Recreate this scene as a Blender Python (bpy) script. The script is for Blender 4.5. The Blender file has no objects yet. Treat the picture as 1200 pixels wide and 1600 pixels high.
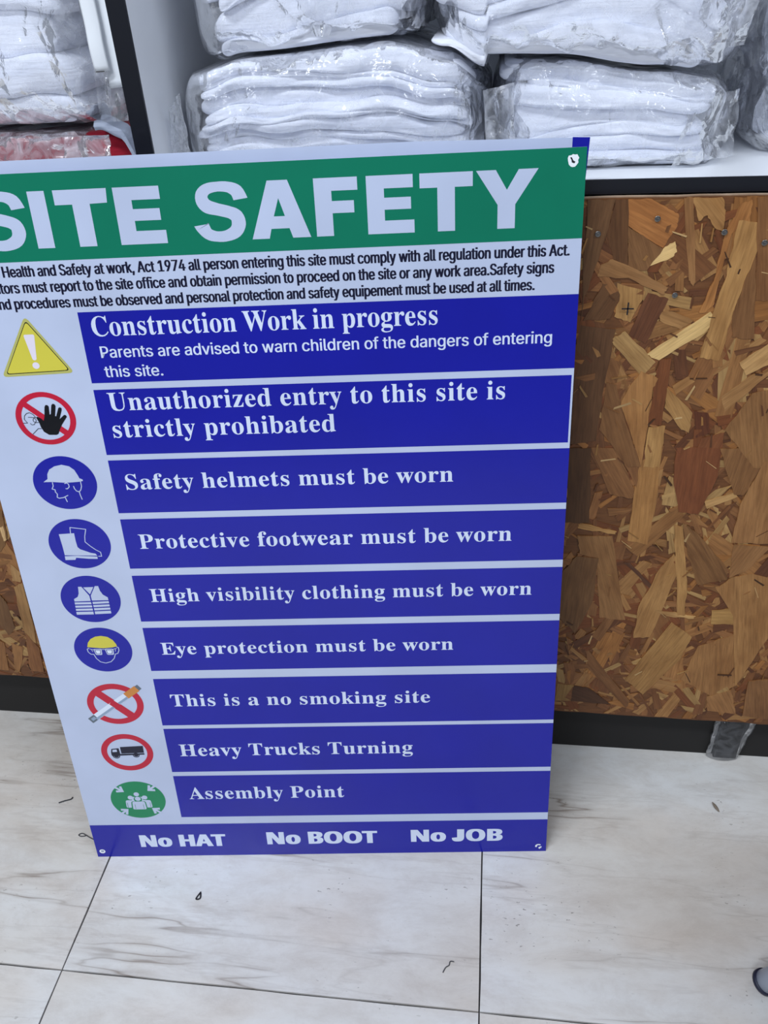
import bpy, math, random
from mathutils import Vector, Matrix, noise
from mathutils.geometry import tessellate_polygon

SC = bpy.context.scene
COL = SC.collection
# ------------------------------------------------------------------ camera
cam = bpy.data.cameras.new('camera')
cam.sensor_fit = 'HORIZONTAL'; cam.sensor_width = 36.0; cam.lens = 1275.7/1200*36
cam.clip_start = .02
co = bpy.data.objects.new('camera', cam); COL.objects.link(co)
R = ((0.9921947, 0.0272326, -0.1216885), (0.1155441, -0.5677741, 0.8150350), (-0.0468961, -0.8227337, -0.5664891))
co.matrix_world = Matrix(((R[0][0], -R[0][1], -R[0][2], 0), (R[1][0], -R[1][1], -R[1][2], 0),
                          (R[2][0], -R[2][1], -R[2][2], .979), (0, 0, 0, 1)))
SC.camera = co
# ------------------------------------------------------------------ world and lamps
w = bpy.data.worlds.new('world'); SC.world = w; w.use_nodes = True
bg = w.node_tree.nodes['Background']; bg.inputs[0].default_value = (.66, .74, .90, 1); bg.inputs[1].default_value = .24
def ceiling_lamp(x, y, sx, sy, power, colr=(.86, .92, 1.0)):
    l = bpy.data.lights.new('ceiling_tube', 'AREA'); l.shape = 'RECTANGLE'; l.size = sx; l.size_y = sy
    l.energy = power; l.color = colr
    o = bpy.data.objects.new('ceiling_tube', l); o.location = (x, y, 2.62); COL.objects.link(o)
ceiling_lamp(-1.0, -.45, 1.2, .22, 41)
ceiling_lamp(1.5, -.6, 1.2, .22, 26)
ceiling_lamp(-.9, -2.2, 1.2, .3, 52)
vs = SC.view_settings
vs.view_transform = 'Standard'; vs.look = 'None'; vs.gamma = 1; vs.use_curve_mapping = False; vs.exposure = .25

# ------------------------------------------------------------------ helpers
def lin(c):
    return tuple((v/255/12.92 if v/255 <= .04045 else ((v/255+.055)/1.055)**2.4) for v in c)
def link(name, me, mat=None, parent=None):
    if mat is not None and not me.materials: me.materials.append(mat)
    o = bpy.data.objects.new(name, me); COL.objects.link(o)
    if parent is not None: o.parent = parent
    return o
def mesh(name, V, F, smooth=False):
    me = bpy.data.meshes.new(name); me.from_pydata(V, [], F); me.update()
    if smooth: me.polygons.foreach_set('use_smooth', [True]*len(me.polygons))
    return me
def tag(o, label, cat, group=None):
    o['label'] = label; o['category'] = cat
    if group: o['group'] = group
    return o
def empty(name, loc=(0, 0, 0)):
    o = bpy.data.objects.new(name, None); o.location = loc; o.empty_display_size = .05; COL.objects.link(o); return o
def box_mesh(name, a, b, bev=0.0):
    (x0, y0, z0), (x1, y1, z1) = a, b
    V = [(x0, y0, z0), (x1, y0, z0), (x1, y1, z0), (x0, y1, z0), (x0, y0, z1), (x1, y0, z1), (x1, y1, z1), (x0, y1, z1)]
    F = [(0, 3, 2, 1), (4, 5, 6, 7), (0, 1, 5, 4), (1, 2, 6, 5), (2, 3, 7, 6), (3, 0, 4, 7)]
    me = mesh(name, V, F)
    if bev:
        import bmesh
        bm = bmesh.new(); bm.from_mesh(me)
        bmesh.ops.bevel(bm, geom=bm.edges[:], offset=bev, segments=2, affect='EDGES', profile=.6)
        bm.to_mesh(me); bm.free()
    return me
def tube_mesh(name, pts, r, n=10, caps=True):
    V = []; F = []; pts = [Vector(p) for p in pts]
    rr = r if isinstance(r, (list, tuple)) else [r]*len(pts)
    for i, p in enumerate(pts):
        d = (pts[min(i+1, len(pts)-1)]-pts[max(i-1, 0)]).normalized()
        a = d.cross(Vector((0, 0, 1)));
        if a.length < 1e-3: a = Vector((1, 0, 0))
        a.normalize(); b = d.cross(a).normalized()
        for k in range(n):
            t = 2*math.pi*k/n; V.append(p+(a*math.cos(t)+b*math.sin(t))*rr[i])
    for i in range(len(pts)-1):
        for k in range(n):
            F.append((i*n+k, i*n+(k+1) % n, (i+1)*n+(k+1) % n, (i+1)*n+k))
    if caps: F.append(tuple(range(n-1, -1, -1))); F.append(tuple((len(pts)-1)*n+k for k in range(n)))
    return mesh(name, V, F, True)

# ------------------------------------------------------------------ materials
class NT:
    def __init__(s, name):
        s.m = bpy.data.materials.new(name); s.m.use_nodes = True; s.t = s.m.node_tree; s.n = s.t.nodes
        s.p = s.n['Principled BSDF']; s.out = s.n['Material Output']
    def add(s, typ, **k):
        n = s.n.new(typ)
        for a, v in k.items(): setattr(n, a, v)
        return n
    def l(s, a, b): s.t.links.new(a, b)
    def math(s, op, a, b=None, clamp=False):
        n = s.add('ShaderNodeMath', operation=op, use_clamp=clamp)
        for i, v in enumerate((a, b)):
            if v is None: continue
            if isinstance(v, (int, float)): n.inputs[i].default_value = v
            else: s.l(v, n.inputs[i])
        return n.outputs[0]
    def noise(s, vec, scale, detail=4, rough=.55, dist=0):
        n = s.add('ShaderNodeTexNoise'); n.inputs['Scale'].default_value = scale; n.inputs['Detail'].default_value = detail
        n.inputs['Roughness'].default_value = rough; n.inputs['Distortion'].default_value = dist
        if vec is not None: s.l(vec, n.inputs['Vector'])
        return n.outputs['Fac']
    def mapping(s, vec, scale=(1, 1, 1), rot=(0, 0, 0), loc=(0, 0, 0)):
        n = s.add('ShaderNodeMapping'); n.inputs['Scale'].default_value = scale; n.inputs['Rotation'].default_value = rot
        n.inputs['Location'].default_value = loc; s.l(vec, n.inputs['Vector']); return n.outputs[0]
    def ramp(s, fac, stops):
        n = s.add('ShaderNodeValToRGB'); e = n.color_ramp.elements
        while len(e) < len(stops): e.new(.5)
        for i, (p, c) in enumerate(stops): e[i].position = p; e[i].color = (*c, 1)
        s.l(fac, n.inputs[0]); return n.outputs[0]
    def mix(s, fac, a, b, mode='MIX'):
        n = s.add('ShaderNodeMix', data_type='RGBA', blend_type=mode)
        for i, v in ((0, fac), (6, a), (7, b)):
            if isinstance(v, (int, float)): n.inputs[i].default_value = v
            elif isinstance(v, tuple): n.inputs[i].default_value = (*v, 1)
            else: s.l(v, n.inputs[i])
        return n.outputs[2]
    def bump(s, h, strength, dist=.001):
        n = s.add('ShaderNodeBump'); n.inputs['Strength'].default_value = strength; n.inputs['Distance'].default_value = dist
        s.l(h, n.inputs['Height']); s.l(n.outputs[0], s.p.inputs['Normal']); return n.outputs[0]
def plain(name, c, rough=.5, spec=.5, **k):
    m = NT(name); m.p.inputs['Base Color'].default_value = (*lin(c), 1); m.p.inputs['Roughness'].default_value = rough
    m.p.inputs['Specular IOR Level'].default_value = spec
    for a, v in k.items(): m.p.inputs[a.replace('_', ' ')].default_value = v
    return m.m
def print_mat(name, c, rough=.22):
    m = NT(name); tc = m.add('ShaderNodeTexCoord')
    f = m.noise(tc.outputs['Object'], 9, 3)
    a = lin(c); m.l(m.mix(m.ramp(f, [(.3, (0, 0, 0)), (.7, (1, 1, 1))]), tuple(v*.94 for v in a), tuple(min(1, v*1.05) for v in a)), m.p.inputs['Base Color'])
    m.p.inputs['Roughness'].default_value = rough
    h = m.noise(tc.outputs['Object'], 260, 2); m.bump(h, .03, .0004)
    return m.m
M_WHITE = print_mat('sign_white', (184, 194, 218))
M_TEXT = print_mat('lettering_white', (208, 218, 238))
M_BLUE = print_mat('sign_blue', (15, 20, 150))
M_GREEN = print_mat('sign_green', (0, 114, 86))
M_PGREEN = print_mat('pictogram_green', (16, 128, 82))
M_RED = print_mat('sign_red', (185, 24, 52))
M_YELLOW = print_mat('sign_yellow', (205, 195, 70))
M_OLIVE = print_mat('sign_yellow_rim', (178, 176, 100))
M_INK = print_mat('sign_ink', (14, 16, 42))
M_BLACK = print_mat('sign_black', (8, 8, 14))
M_DOT = print_mat('exclamation_white', (222, 214, 226))
M_GREYINK = print_mat('cigarette_shade', (140, 158, 182))
M_PAPER = print_mat('cigarette_white', (215, 225, 240))
M_ASH = print_mat('ash_grey', (95, 105, 115))
M_FILTER = print_mat('filter_orange', (200, 130, 60))
M_LAMWHITE = plain('laminate_white', (230, 233, 238), .35)
M_EDGEBLACK = plain('black_edging', (9, 12, 22), .35)
M_SHADEDWOOD = plain('shaded_plinth', (19, 16, 14), .7)  # base parts: colour darkened to carry the shadow under the cabinet
M_HOLE = plain('hole_dark', (20, 18, 26), .8)
M_TORN = plain('torn_plastic_white', (232, 236, 240), .6)
M_METAL = plain('screw_steel', (120, 118, 115), .35, Metallic=1.0)
M_RUBBER = plain('black_rubber', (22, 26, 48), .5)
M_PIPE = plain('white_pipe', (196, 204, 216), .35)
M_STRAW = plain('seed_husk', (120, 108, 95), .8)
M_THREAD = plain('dark_thread', (62, 62, 66), .8)

def marble():
    m = NT('polished_marble_tile')
    g = m.add('ShaderNodeNewGeometry'); oi = m.add('ShaderNodeObjectInfo')
    off = m.add('ShaderNodeVectorMath', operation='MULTIPLY_ADD'); off.inputs[1].default_value = (13, 7, 0)
    cx = m.add('ShaderNodeCombineXYZ'); m.l(oi.outputs['Random'], cx.inputs[0]); m.l(oi.outputs['Random'], cx.inputs[1])
    m.l(cx.outputs[0], off.inputs[0]); m.l(g.outputs['Position'], off.inputs[2])
    v = off.outputs[0]
    warp = m.mapping(v, (1.0, 2.3, 1), (0, 0, math.radians(-14)))
    big = m.noise(warp, 1.9, 4, .55, .5)
    base = m.ramp(big, [(.30, lin((196, 188, 178))), (.46, lin((206, 203, 198))), (.66, lin((214, 216, 217)))])
    pk = m.noise(m.mapping(v, (1.4, 2.6, 1), (0, 0, .3), (4, 2, 0)), 3.2, 3, .5)
    base = m.mix(m.math('MULTIPLY', m.ramp(pk, [(.5, (0, 0, 0)), (.72, (1, 1, 1))]), .5), base, lin((200, 186, 172)))
    cl = m.noise(warp, 10, 9, .78, .3)
    base = m.mix(m.math('MULTIPLY', m.ramp(cl, [(.44, (0, 0, 0)), (.78, (1, 1, 1))]), .62), base, lin((168, 157, 147)))
    base = m.mix(m.math('MULTIPLY', m.ramp(cl, [(.22, (1, 1, 1)), (.42, (0, 0, 0))]), .35), base, lin((226, 230, 232)))
    # a few long thin veins
    vn = m.noise(m.mapping(v, (1.0, 9.0, 1), (0, 0, math.radians(-13)), (1, 5, 0)), .8, 5, .5, .08)
    r = m.math('ABSOLUTE', m.math('SUBTRACT', vn, .5))
    vein = m.ramp(r, [(.0, (1, 1, 1)), (.0028, (.3, .3, .3)), (.016, (0, 0, 0))])
    vm = m.ramp(m.noise(v, 4, 2), [(.44, (0, 0, 0)), (.6, (1, 1, 1))])
    base = m.mix(m.math('MULTIPLY', m.math('MULTIPLY', vein, vm), .75), base, lin((118, 104, 92)))
    vn2 = m.noise(m.mapping(v, (1.0, 8.0, 1), (0, 0, math.radians(-15)), (7, 1, 0)), 1.6, 6, .6, .15)
    r2 = m.math('ABSOLUTE', m.math('SUBTRACT', vn2, .45))
    ve2 = m.ramp(r2, [(.0, (1, 1, 1)), (.018, (0, 0, 0))])
    base = m.mix(m.math('MULTIPLY', ve2, .13), base, lin((120, 104, 92)))
    # pits and specks
    sp = m.noise(m.mapping(v, (1, 2, 1)), 120, 2, .6); spm = m.noise(v, 7, 3)
    spk = m.math('MULTIPLY', m.ramp(sp, [(.67, (0, 0, 0)), (.71, (1, 1, 1))]), m.ramp(spm, [(.48, (0, 0, 0)), (.6, (1, 1, 1))]))
    base = m.mix(m.math('MULTIPLY', spk, .7), base, lin((110, 104, 98)))
    m.l(base, m.p.inputs['Base Color'])
    m.l(m.math('ADD', m.math('MULTIPLY', cl, .16), .06), m.p.inputs['Roughness'])
    m.bump(m.noise(v, 30, 4), .06, .001)
    return m.m
M_TILE = marble()
M_GROUT = plain('dark_grout', (62, 60, 60), .9)

def osb():
    m = NT('pressed_wood_strands')
    at = m.add('ShaderNodeVertexColor', layer_name='tint'); uv = m.add('ShaderNodeUVMap', uv_map='UVMap')
    g1 = m.noise(m.mapping(uv.outputs[0], (14, 160, 1)), 1.6, 5, .65, .6)
    g2 = m.noise(m.mapping(uv.outputs[0], (30, 600, 1)), 1.0, 3, .6)
    bl = m.noise(m.mapping(uv.outputs[0], (18, 40, 1)), 1.0, 3, .5)
    c = m.mix(1.0, at.outputs['Color'], m.ramp(g1, [(.25, (.68, .62, .54)), (.5, (1, .98, .96)), (.75, (1.2, 1.18, 1.12))]), 'MULTIPLY')
    c = m.mix(.6, c, m.ramp(g2, [(.3, (.72, .68, .62)), (.65, (1.15, 1.15, 1.15))]), 'MULTIPLY')
    c = m.mix(.7, c, m.ramp(bl, [(.3, (.7, .6, .5)), (.6, (1.1, 1.1, 1.1))]), 'MULTIPLY')
    m.l(c, m.p.inputs['Base Color']); m.p.inputs['Roughness'].default_value = .5
    m.p.inputs['Specular IOR Level'].default_value = .35
    m.bump(g1, .3, .0004)
    return m.m
M_OSB = osb()

def cloth(name, c, shade):
    m = NT(name); g = m.add('ShaderNodeNewGeometry')
    f = m.noise(m.mapping(g.outputs['Position'], (14, 14, 60)), 1.0, 4, .6)
    m.l(m.mix(m.ramp(f, [(.3, (0, 0, 0)), (.7, (1, 1, 1))]), lin(shade), lin(c)), m.p.inputs['Base Color'])
    m.p.inputs['Roughness'].default_value = .85; m.p.inputs['Specular IOR Level'].default_value = .15
    m.p.inputs['Sheen Weight'].default_value = .2
    m.bump(m.math('ADD', m.noise(m.mapping(g.outputs['Position'], (11, 20, 150), (0, .03, 0)), 1.0, 4, .55, .5), m.math('MULTIPLY', m.noise(m.mapping(g.outputs['Position'], (50, 50, 90)), 1.0, 4, .6), .4)), .45, .004)
    return m.m
M_CLOTH = cloth('white_workwear_cloth', (240, 242, 250), (226, 230, 242))
M_REDCLOTH = cloth('red_workwear_cloth', (158, 24, 44), (128, 18, 36))
M_GREYCLOTH = cloth('grey_collar_cloth', (170, 178, 194), (150, 158, 176))

def plastic(name, haze=.10, crumple=.013):
    m = NT(name); n = m.n; n.remove(m.p)
    g = m.add('ShaderNodeNewGeometry')
    b = m.noise(m.mapping(g.outputs['Position'], (1, 1, 1)), 55, 3, .55, 1.2)
    nz = m.add('ShaderNodeTexNoise'); nz.inputs['Scale'].default_value = 9; nz.inputs['Detail'].default_value = 3; m.l(g.outputs['Position'], nz.inputs['Vector'])
    vm = m.add('ShaderNodeVectorMath', operation='MULTIPLY_ADD'); m.l(nz.outputs['Color'], vm.inputs[0]); vm.inputs[1].default_value = (.09, .09, .09)
    m.l(m.mapping(g.outputs['Position'], (1.5, 1, 1), (0, .7, 0)), vm.inputs[2])
    vo = m.add('ShaderNodeTexVoronoi'); vo.inputs['Scale'].default_value = 21; m.l(vm.outputs[0], vo.inputs['Vector'])
    v2 = m.add('ShaderNodeTexVoronoi'); v2.inputs['Scale'].default_value = 62; m.l(vm.outputs[0], v2.inputs['Vector'])
    h = m.math('ADD', m.math('MULTIPLY', vo.outputs['Distance'], .9), m.math('ADD', m.math('MULTIPLY', v2.outputs['Distance'], .16), m.math('MULTIPLY', b, .12)))
    bu = m.add('ShaderNodeBump'); bu.inputs['Strength'].default_value = .8; bu.inputs['Distance'].default_value = crumple
    m.l(h, bu.inputs['Height'])
    fr = m.add('ShaderNodeFresnel'); fr.inputs['IOR'].default_value = 1.42; m.l(bu.outputs[0], fr.inputs['Normal'])
    tr = m.add('ShaderNodeBsdfTransparent'); tr.inputs[0].default_value = (.985, .99, 1, 1)
    gl = m.add('ShaderNodeBsdfAnisotropic') if False else m.add('ShaderNodeBsdfGlossy'); gl.inputs['Roughness'].default_value = .10
    m.l(bu.outputs[0], gl.inputs['Normal'])
    tl = m.add('ShaderNodeBsdfDiffuse'); tl.inputs[0].default_value = (.92, .94, 1, 1); m.l(bu.outputs[0], tl.inputs['Normal'])
    tn = m.add('ShaderNodeBsdfTranslucent'); tn.inputs[0].default_value = (.95, .96, 1, 1)
    dt = m.add('ShaderNodeMixShader'); dt.inputs[0].default_value = .45; m.l(tl.outputs[0], dt.inputs[1]); m.l(tn.outputs[0], dt.inputs[2])
    hz = m.add('ShaderNodeMixShader')
    hf = m.math('MULTIPLY', m.ramp(b, [(.35, (.4, .4, .4)), (.7, (1.6, 1.6, 1.6))]), haze)
    m.l(hf, hz.inputs[0]); m.l(tr.outputs[0], hz.inputs[1]); m.l(dt.outputs[0], hz.inputs[2])
    mx = m.add('ShaderNodeMixShader'); m.l(m.math('MULTIPLY', fr.outputs[0], .72, True), mx.inputs[0])
    m.l(hz.outputs[0], mx.inputs[1]); m.l(gl.outputs[0], mx.inputs[2]); m.l(mx.outputs[0], m.out.inputs[0])
    return m.m
M_PLASTIC = plastic('clear_crinkled_plastic', .24)
M_MILKY = plastic('milky_plastic', .42)
M_WRAP = plastic('smooth_clear_wrap', .10, .003)

# ------------------------------------------------------------------ setting: floor of separate tiles, wall behind
def struct(o): o['kind'] = 'structure'; return o
T = .4924; X0 = -.4828; Y0 = .4374; J = .0016
floor = struct(link('floor', box_mesh('floor', (-2.6, -1.6, -.03), (2.2, 1.42, -.0035)), M_GROUT))
rt = random.Random(5)
tm = []
for k in range(4):
    import bmesh
    bm = bmesh.new(); a = J/2; b = T-J/2
    n = 14; ring = []
    for s in range(4):                                   # slightly chipped edge outline
        for i in range(n):
            t = i/n; p = [(a+(b-a)*t, a), (b, a+(b-a)*t), (b-(b-a)*t, b), (a, b-(b-a)*t)][s]
            j = 0 if i == 0 else rt.uniform(0, .0006)*(3 if rt.random() < .08 else 1)
            d = [(0, 1), (-1, 0), (0, -1), (1, 0)][s]; ring.append((p[0]+d[0]*j, p[1]+d[1]*j))
    top = [bm.verts.new((x, y, 0)) for x, y in ring]; bot = [bm.verts.new((x, y, -.006)) for x, y in ring]
    bm.faces.new(top)
    for i in range(len(ring)): bm.faces.new((top[i-1], bot[i-1], bot[i], top[i]))
    bmesh.ops.recalc_face_normals(bm, faces=bm.faces)
    me = bpy.data.meshes.new('tile'); bm.to_mesh(me); bm.free(); me.materials.append(M_TILE); tm.append(me)
for i in range(-4, 5):
    for j in range(-4, 2):
        o = link('tile', tm[(i*3+j) % 4], None, floor)
        o.location = (X0+i*T, Y0+j*T, rt.uniform(-.0003, 0))
        o['kind'] = 'structure'
struct(link('wall_back', box_mesh('wall_back', (-2.6, 1.36, -.03), (2.2, 1.42, 2.7)), plain('wall_paint', (205, 206, 208), .8)))

# glyph outlines: character -> (advance, contours in 1/1000 em)
SANS = {
' ': (188, ''),
',': (188, '38,-119 68,71 137,71 84,-119'),
'.': (188, '95,-4 78,-1 63,9 53,24 50,41 53,59 63,73 78,83 95,87 113,83 128,73 138,59 141,41 138,24 128,9 113,-1'),
'1': (453, '76,0 76,55 391,55 391,0|276,509 276,0 212,0 212,448 209,448 86,358 86,427 198,509'),
'4': (453, '40,105 40,158 247,509 311,509 109,166 109,163 413,163 413,105|282,0 282,121 282,146 282,318 343,318 343,0'),
'7': (453, '97,0 323,448 323,452 62,452 62,509 391,509 391,449 165,0'),
'9': (453, '226,516 271,510 310,494 343,468 368,434 384,393 389,347 385,309 373,270 350,224 315,168 200,0 130,0 301,248 307,248 287,221 257,202 218,195 175,199 137,214 106,237 83,269 68,307 64,352 69,397 85,436 110,469 143,494 182,510|226,460 199,457 174,446 154,429 138,407 129,381 125,352 129,322 138,295 154,274 174,257 199,247 226,243 254,247 279,257 299,273 314,295 324,321 327,350 324,381 314,407 299,429 279,446 254,457'),
'A': (479, '16,0 201,509 276,509 463,0 395,0 287,302 264,372 232,478 245,478 213,371 191,302 85,0|110,142 110,199 370,199 370,142'),
'H': (517, '60,0 60,509 125,509 125,289 392,289 392,509 457,509 457,0 392,0 392,232 125,232 125,0'),
'P': (444, '60,0 60,509 235,509 289,503 332,487 366,462 390,430 404,391 409,348 404,304 390,265 366,233 332,207 289,191 235,186 109,186 109,242 233,242 269,246 297,256 318,272 333,294 342,319 344,348 342,376 333,402 318,423 297,439 268,449 232,452 125,452 125,0'),
'S': (446, '224,-9 172,-4 128,9 91,31 64,60 46,96 38,137 104,137 110,110 123,88 142,71 166,59 194,52 224,49 257,52 286,60 311,74 329,92 341,114 346,139 342,161 332,179 316,193 296,205 245,222 184,239 128,260 86,289 60,326 52,372 58,413 75,448 102,476 138,498 180,511 227,516 275,511 316,498 351,476 377,449 394,415 401,378 337,378 326,412 302,437 267,453 225,459 194,456 167,448 145,435 129,418 118,398 115,376 119,352 131,334 148,319 169,308 212,293 264,279 312,264 359,238 379,220 395,198 405,171 408,139 403,99 386,64 360,34 323,11 278,-4'),
'U': (517, '259,-8 203,-2 154,15 114,43 85,80 66,124 60,173 60,509 124,509 124,178 128,144 141,113 160,87 187,68 220,56 259,52 298,56 331,68 357,87 377,113 389,144 393,178 393,509 457,509 457,173 451,124 433,80 403,43 363,15 315,-2'),
'a': (389, '160,-9 126,-5 94,5 68,22 48,45 35,73 30,108 34,138 43,161 58,179 78,193 125,211 178,220 234,227 265,235 273,243 276,255 276,257 273,279 267,297 256,311 240,322 220,329 196,331 171,329 149,322 118,301 100,274 41,291 57,322 79,346 104,364 133,375 163,382 194,384 239,379 286,360 306,343 322,320 333,290 337,251 337,0 277,0 277,52 272,52 252,25 215,1 190,-6|170,45 202,49 228,59 248,74 263,93 272,115 276,138 276,190 259,182 231,176 200,171 175,168 134,159 117,150 103,139 95,124 92,105 94,87 102,72 114,61 130,52'),
'b': (424, '229,-8 198,-5 172,4 138,31 118,59 112,59 112,0 53,0 53,509 114,509 114,319 118,319 137,346 171,373 197,381 229,384 274,378 313,361 345,332 370,293 385,245 390,189 385,133 370,84 346,45 313,16 274,-2|220,47 253,51 279,66 301,88 316,117 325,151 328,189 325,227 316,261 301,290 280,311 253,325 220,330 188,325 161,312 140,291 125,263 116,229 113,189 116,150 125,115 140,86 162,65 188,51'),
'c': (396, '207,-8 159,-2 117,16 82,46 56,85 40,133 34,187 40,243 56,291 82,330 117,360 159,378 207,384 260,377 305,356 340,322 362,277 303,262 290,289 270,311 242,325 207,330 173,325 145,310 124,287 108,258 99,224 96,187 99,151 108,117 124,89 145,66 173,51 207,46 243,52 271,66 292,89 304,117 363,102 354,78 341,56 306,21 261,-1'),
'd': (424, '195,-8 151,-2 111,16 79,45 55,84 39,133 34,189 39,245 55,293 79,332 112,361 151,378 196,384 228,381 253,373 287,346 306,319 311,319 311,509 372,509 372,0 313,0 313,59 307,59 287,31 252,4 227,-5|205,47 236,51 263,65 284,86 299,115 309,150 312,189 309,229 300,263 284,291 263,312 237,325 205,330 172,325 145,311 124,290 108,261 99,227 96,189 99,151 109,117 124,88 145,66 172,51'),
'e': (404, '212,-8 161,-2 117,16 82,46 56,85 40,132 34,187 39,242 55,290 81,329 115,359 157,378 205,384 236,382 266,374 294,361 319,341 341,315 357,282 368,242 371,194 371,169 75,169 75,221 338,221 310,202 307,237 298,269 283,294 263,314 237,326 205,330 173,326 146,313 125,294 109,270 99,241 96,211 96,178 100,139 110,106 128,80 151,61 179,50 212,46 254,53 285,73 306,105 365,91 353,63 335,39 311,19 283,4 249,-5'),
'f': (253, '228,379 228,327 6,327 6,379|81,0 81,432 84,461 96,486 113,505 135,519 161,527 187,530 222,527 243,521 227,468 215,472 195,474 171,470 154,460 145,443 142,419 142,0'),
'g': (425, '207,-151 168,-148 134,-140 105,-127 82,-110 64,-91 51,-69 101,-41 122,-66 154,-88 178,-95 207,-97 249,-92 282,-75 304,-47 311,-6 311,68 306,68 287,41 252,16 227,8 195,5 152,10 113,27 80,53 55,90 39,136 34,191 39,246 55,293 80,332 112,361 152,378 196,384 228,382 253,373 288,346 308,319 313,319 313,379 372,379 372,-9 367,-54 350,-90 324,-117 291,-136 251,-147|205,59 237,63 264,75 285,95 300,121 309,154 312,193 309,231 300,264 285,291 264,312 237,325 205,330 172,325 145,312 124,290 109,262 99,229 96,193 99,155 109,123 124,96 145,76 172,63'),
'h': (410, '114,227 114,0 53,0 53,509 114,509 114,287 102,287 124,332 152,362 187,379 227,384 264,380 295,369 321,349 341,321 353,285 357,240 357,0 296,0 296,235 290,275 273,304 246,323 210,329 184,326 161,317 141,303 126,283 117,257'),
'i': (166, '53,0 53,379 114,379 114,0|84,443 67,446 54,455 44,468 41,483 44,499 54,512 67,521 84,524 100,521 114,512 123,499 126,483 123,468 114,455 100,446'),
'k': (380, '110,137 110,212 121,212 284,379 360,379 184,199 177,199|53,0 53,509 114,509 114,0|294,0 148,186 191,229 372,0'),
'l': (189, '139,-2 101,3 74,20 58,47 53,84 53,509 114,509 114,99 115,77 120,62 130,54 146,52 160,53 170,54 181,3 162,-1'),
'm': (610, '53,0 53,379 112,379 112,295 108,295 118,323 132,346 151,363 172,376 195,384 219,386 257,380 287,361 309,331 321,295 312,295 322,321 337,343 357,361 381,375 407,383 437,386 468,383 497,372 522,354 541,328 553,296 557,255 557,0 496,0 496,254 490,289 473,313 447,326 419,330 395,328 374,320 358,307 345,290 338,270 335,247 335,0 274,0 274,260 269,288 253,311 229,326 199,330 178,328 158,320 140,307 126,289 117,266 114,238 114,0'),
'n': (410, '114,227 114,0 53,0 53,379 112,379 112,287 102,287 124,332 152,362 187,379 227,384 264,380 295,369 321,349 341,321 353,285 357,240 357,0 296,0 296,235 290,275 273,304 246,323 210,329 184,326 161,317 141,303 126,283 117,257'),
'o': (415, '207,-8 159,-2 117,16 82,46 56,85 40,133 34,187 40,243 56,291 82,330 117,360 159,378 207,384 256,378 299,360 333,330 359,291 376,243 381,187 376,133 359,85 333,46 299,16 256,-2|207,46 242,51 270,66 292,89 307,117 316,151 319,187 316,224 307,258 292,287 270,310 242,325 207,330 173,325 145,310 124,287 108,258 99,224 96,187 99,151 108,117 124,89 145,66 173,51'),
'p': (424, '53,-143 53,379 112,379 112,319 118,319 137,346 171,373 197,381 229,384 274,378 313,361 345,332 370,293 385,245 390,189 385,133 370,84 346,45 313,16 274,-2 229,-8 198,-5 173,4 138,31 118,59 114,59 114,-143|220,47 253,51 279,66 301,88 316,117 325,151 328,189 325,227 316,261 301,290 280,311 253,325 220,330 188,325 161,312 140,291 125,263 116,229 113,189 116,150 125,115 140,86 162,65 188,51'),
'q': (424, '372,-143 311,-143 311,59 306,59 287,31 252,4 227,-5 195,-8 151,-2 111,16 79,45 55,84 39,133 34,189 39,245 55,293 79,332 112,361 151,378 196,384 228,381 253,373 287,346 307,319 313,319 313,379 372,379|205,47 236,51 263,65 284,86 299,115 309,150 312,189 309,229 300,263 284,291 263,312 237,325 205,330 172,325 145,311 124,290 108,261 99,227 96,189 99,151 109,117 124,88 145,66 172,51'),
'r': (259, '53,0 53,379 112,379 112,321 115,321 130,347 152,367 181,380 213,385 229,384 243,384 243,322 230,324 207,326 182,323 159,315 140,301 126,284 117,262 114,237 114,0'),
's': (365, '182,-8 145,-5 112,3 84,18 62,38 45,63 36,94 94,107 105,79 124,60 150,49 181,45 217,50 244,62 262,81 268,103 265,121 254,136 237,147 212,155 149,170 104,186 72,208 53,237 47,274 51,305 65,332 87,354 115,370 149,381 187,384 223,381 254,372 279,358 299,339 314,316 324,290 268,277 258,298 243,316 219,328 187,333 156,329 131,317 114,299 109,277 112,258 124,243 144,232 172,223 229,209 275,194 306,171 325,142 331,107 326,75 312,47 290,24 260,6 223,-5'),
't': (227, '204,379 204,327 6,327 6,379|65,471 126,471 126,98 128,76 136,61 150,53 170,50 185,51 202,54 213,2 192,-3 168,-4 125,2 92,21 72,52 65,93'),
'u': (410, '182,-5 146,-1 115,11 89,31 69,59 57,95 53,139 53,379 114,379 114,144 119,105 137,75 164,56 200,50 226,53 249,62 268,77 283,97 293,122 296,153 296,379 357,379 357,0 298,0 298,92 307,92 286,47 257,17 222,0'),
'v': (389, '163,0 17,379 84,379 165,155 187,87 206,21 184,21 203,87 224,155 305,379 371,379 226,0'),
'w': (567, '138,0 23,379 87,379 133,214 154,137 175,41 165,41 186,135 206,214 252,379 316,379 362,214 382,136 402,41 391,41 413,135 434,214 480,379 545,379 429,0 368,0 319,172 305,225 291,280 277,338 291,338 277,280 263,225 248,172 199,0'),
'y': (389, '47,-139 61,-86 71,-87 104,-89 118,-84 130,-74 141,-58 151,-36 163,-1 17,379 84,379 165,155 187,87 206,21 184,21 202,87 224,155 305,379 371,379 204,-58 177,-107 159,-124 139,-136 117,-143 91,-145 65,-143'),
}
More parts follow.
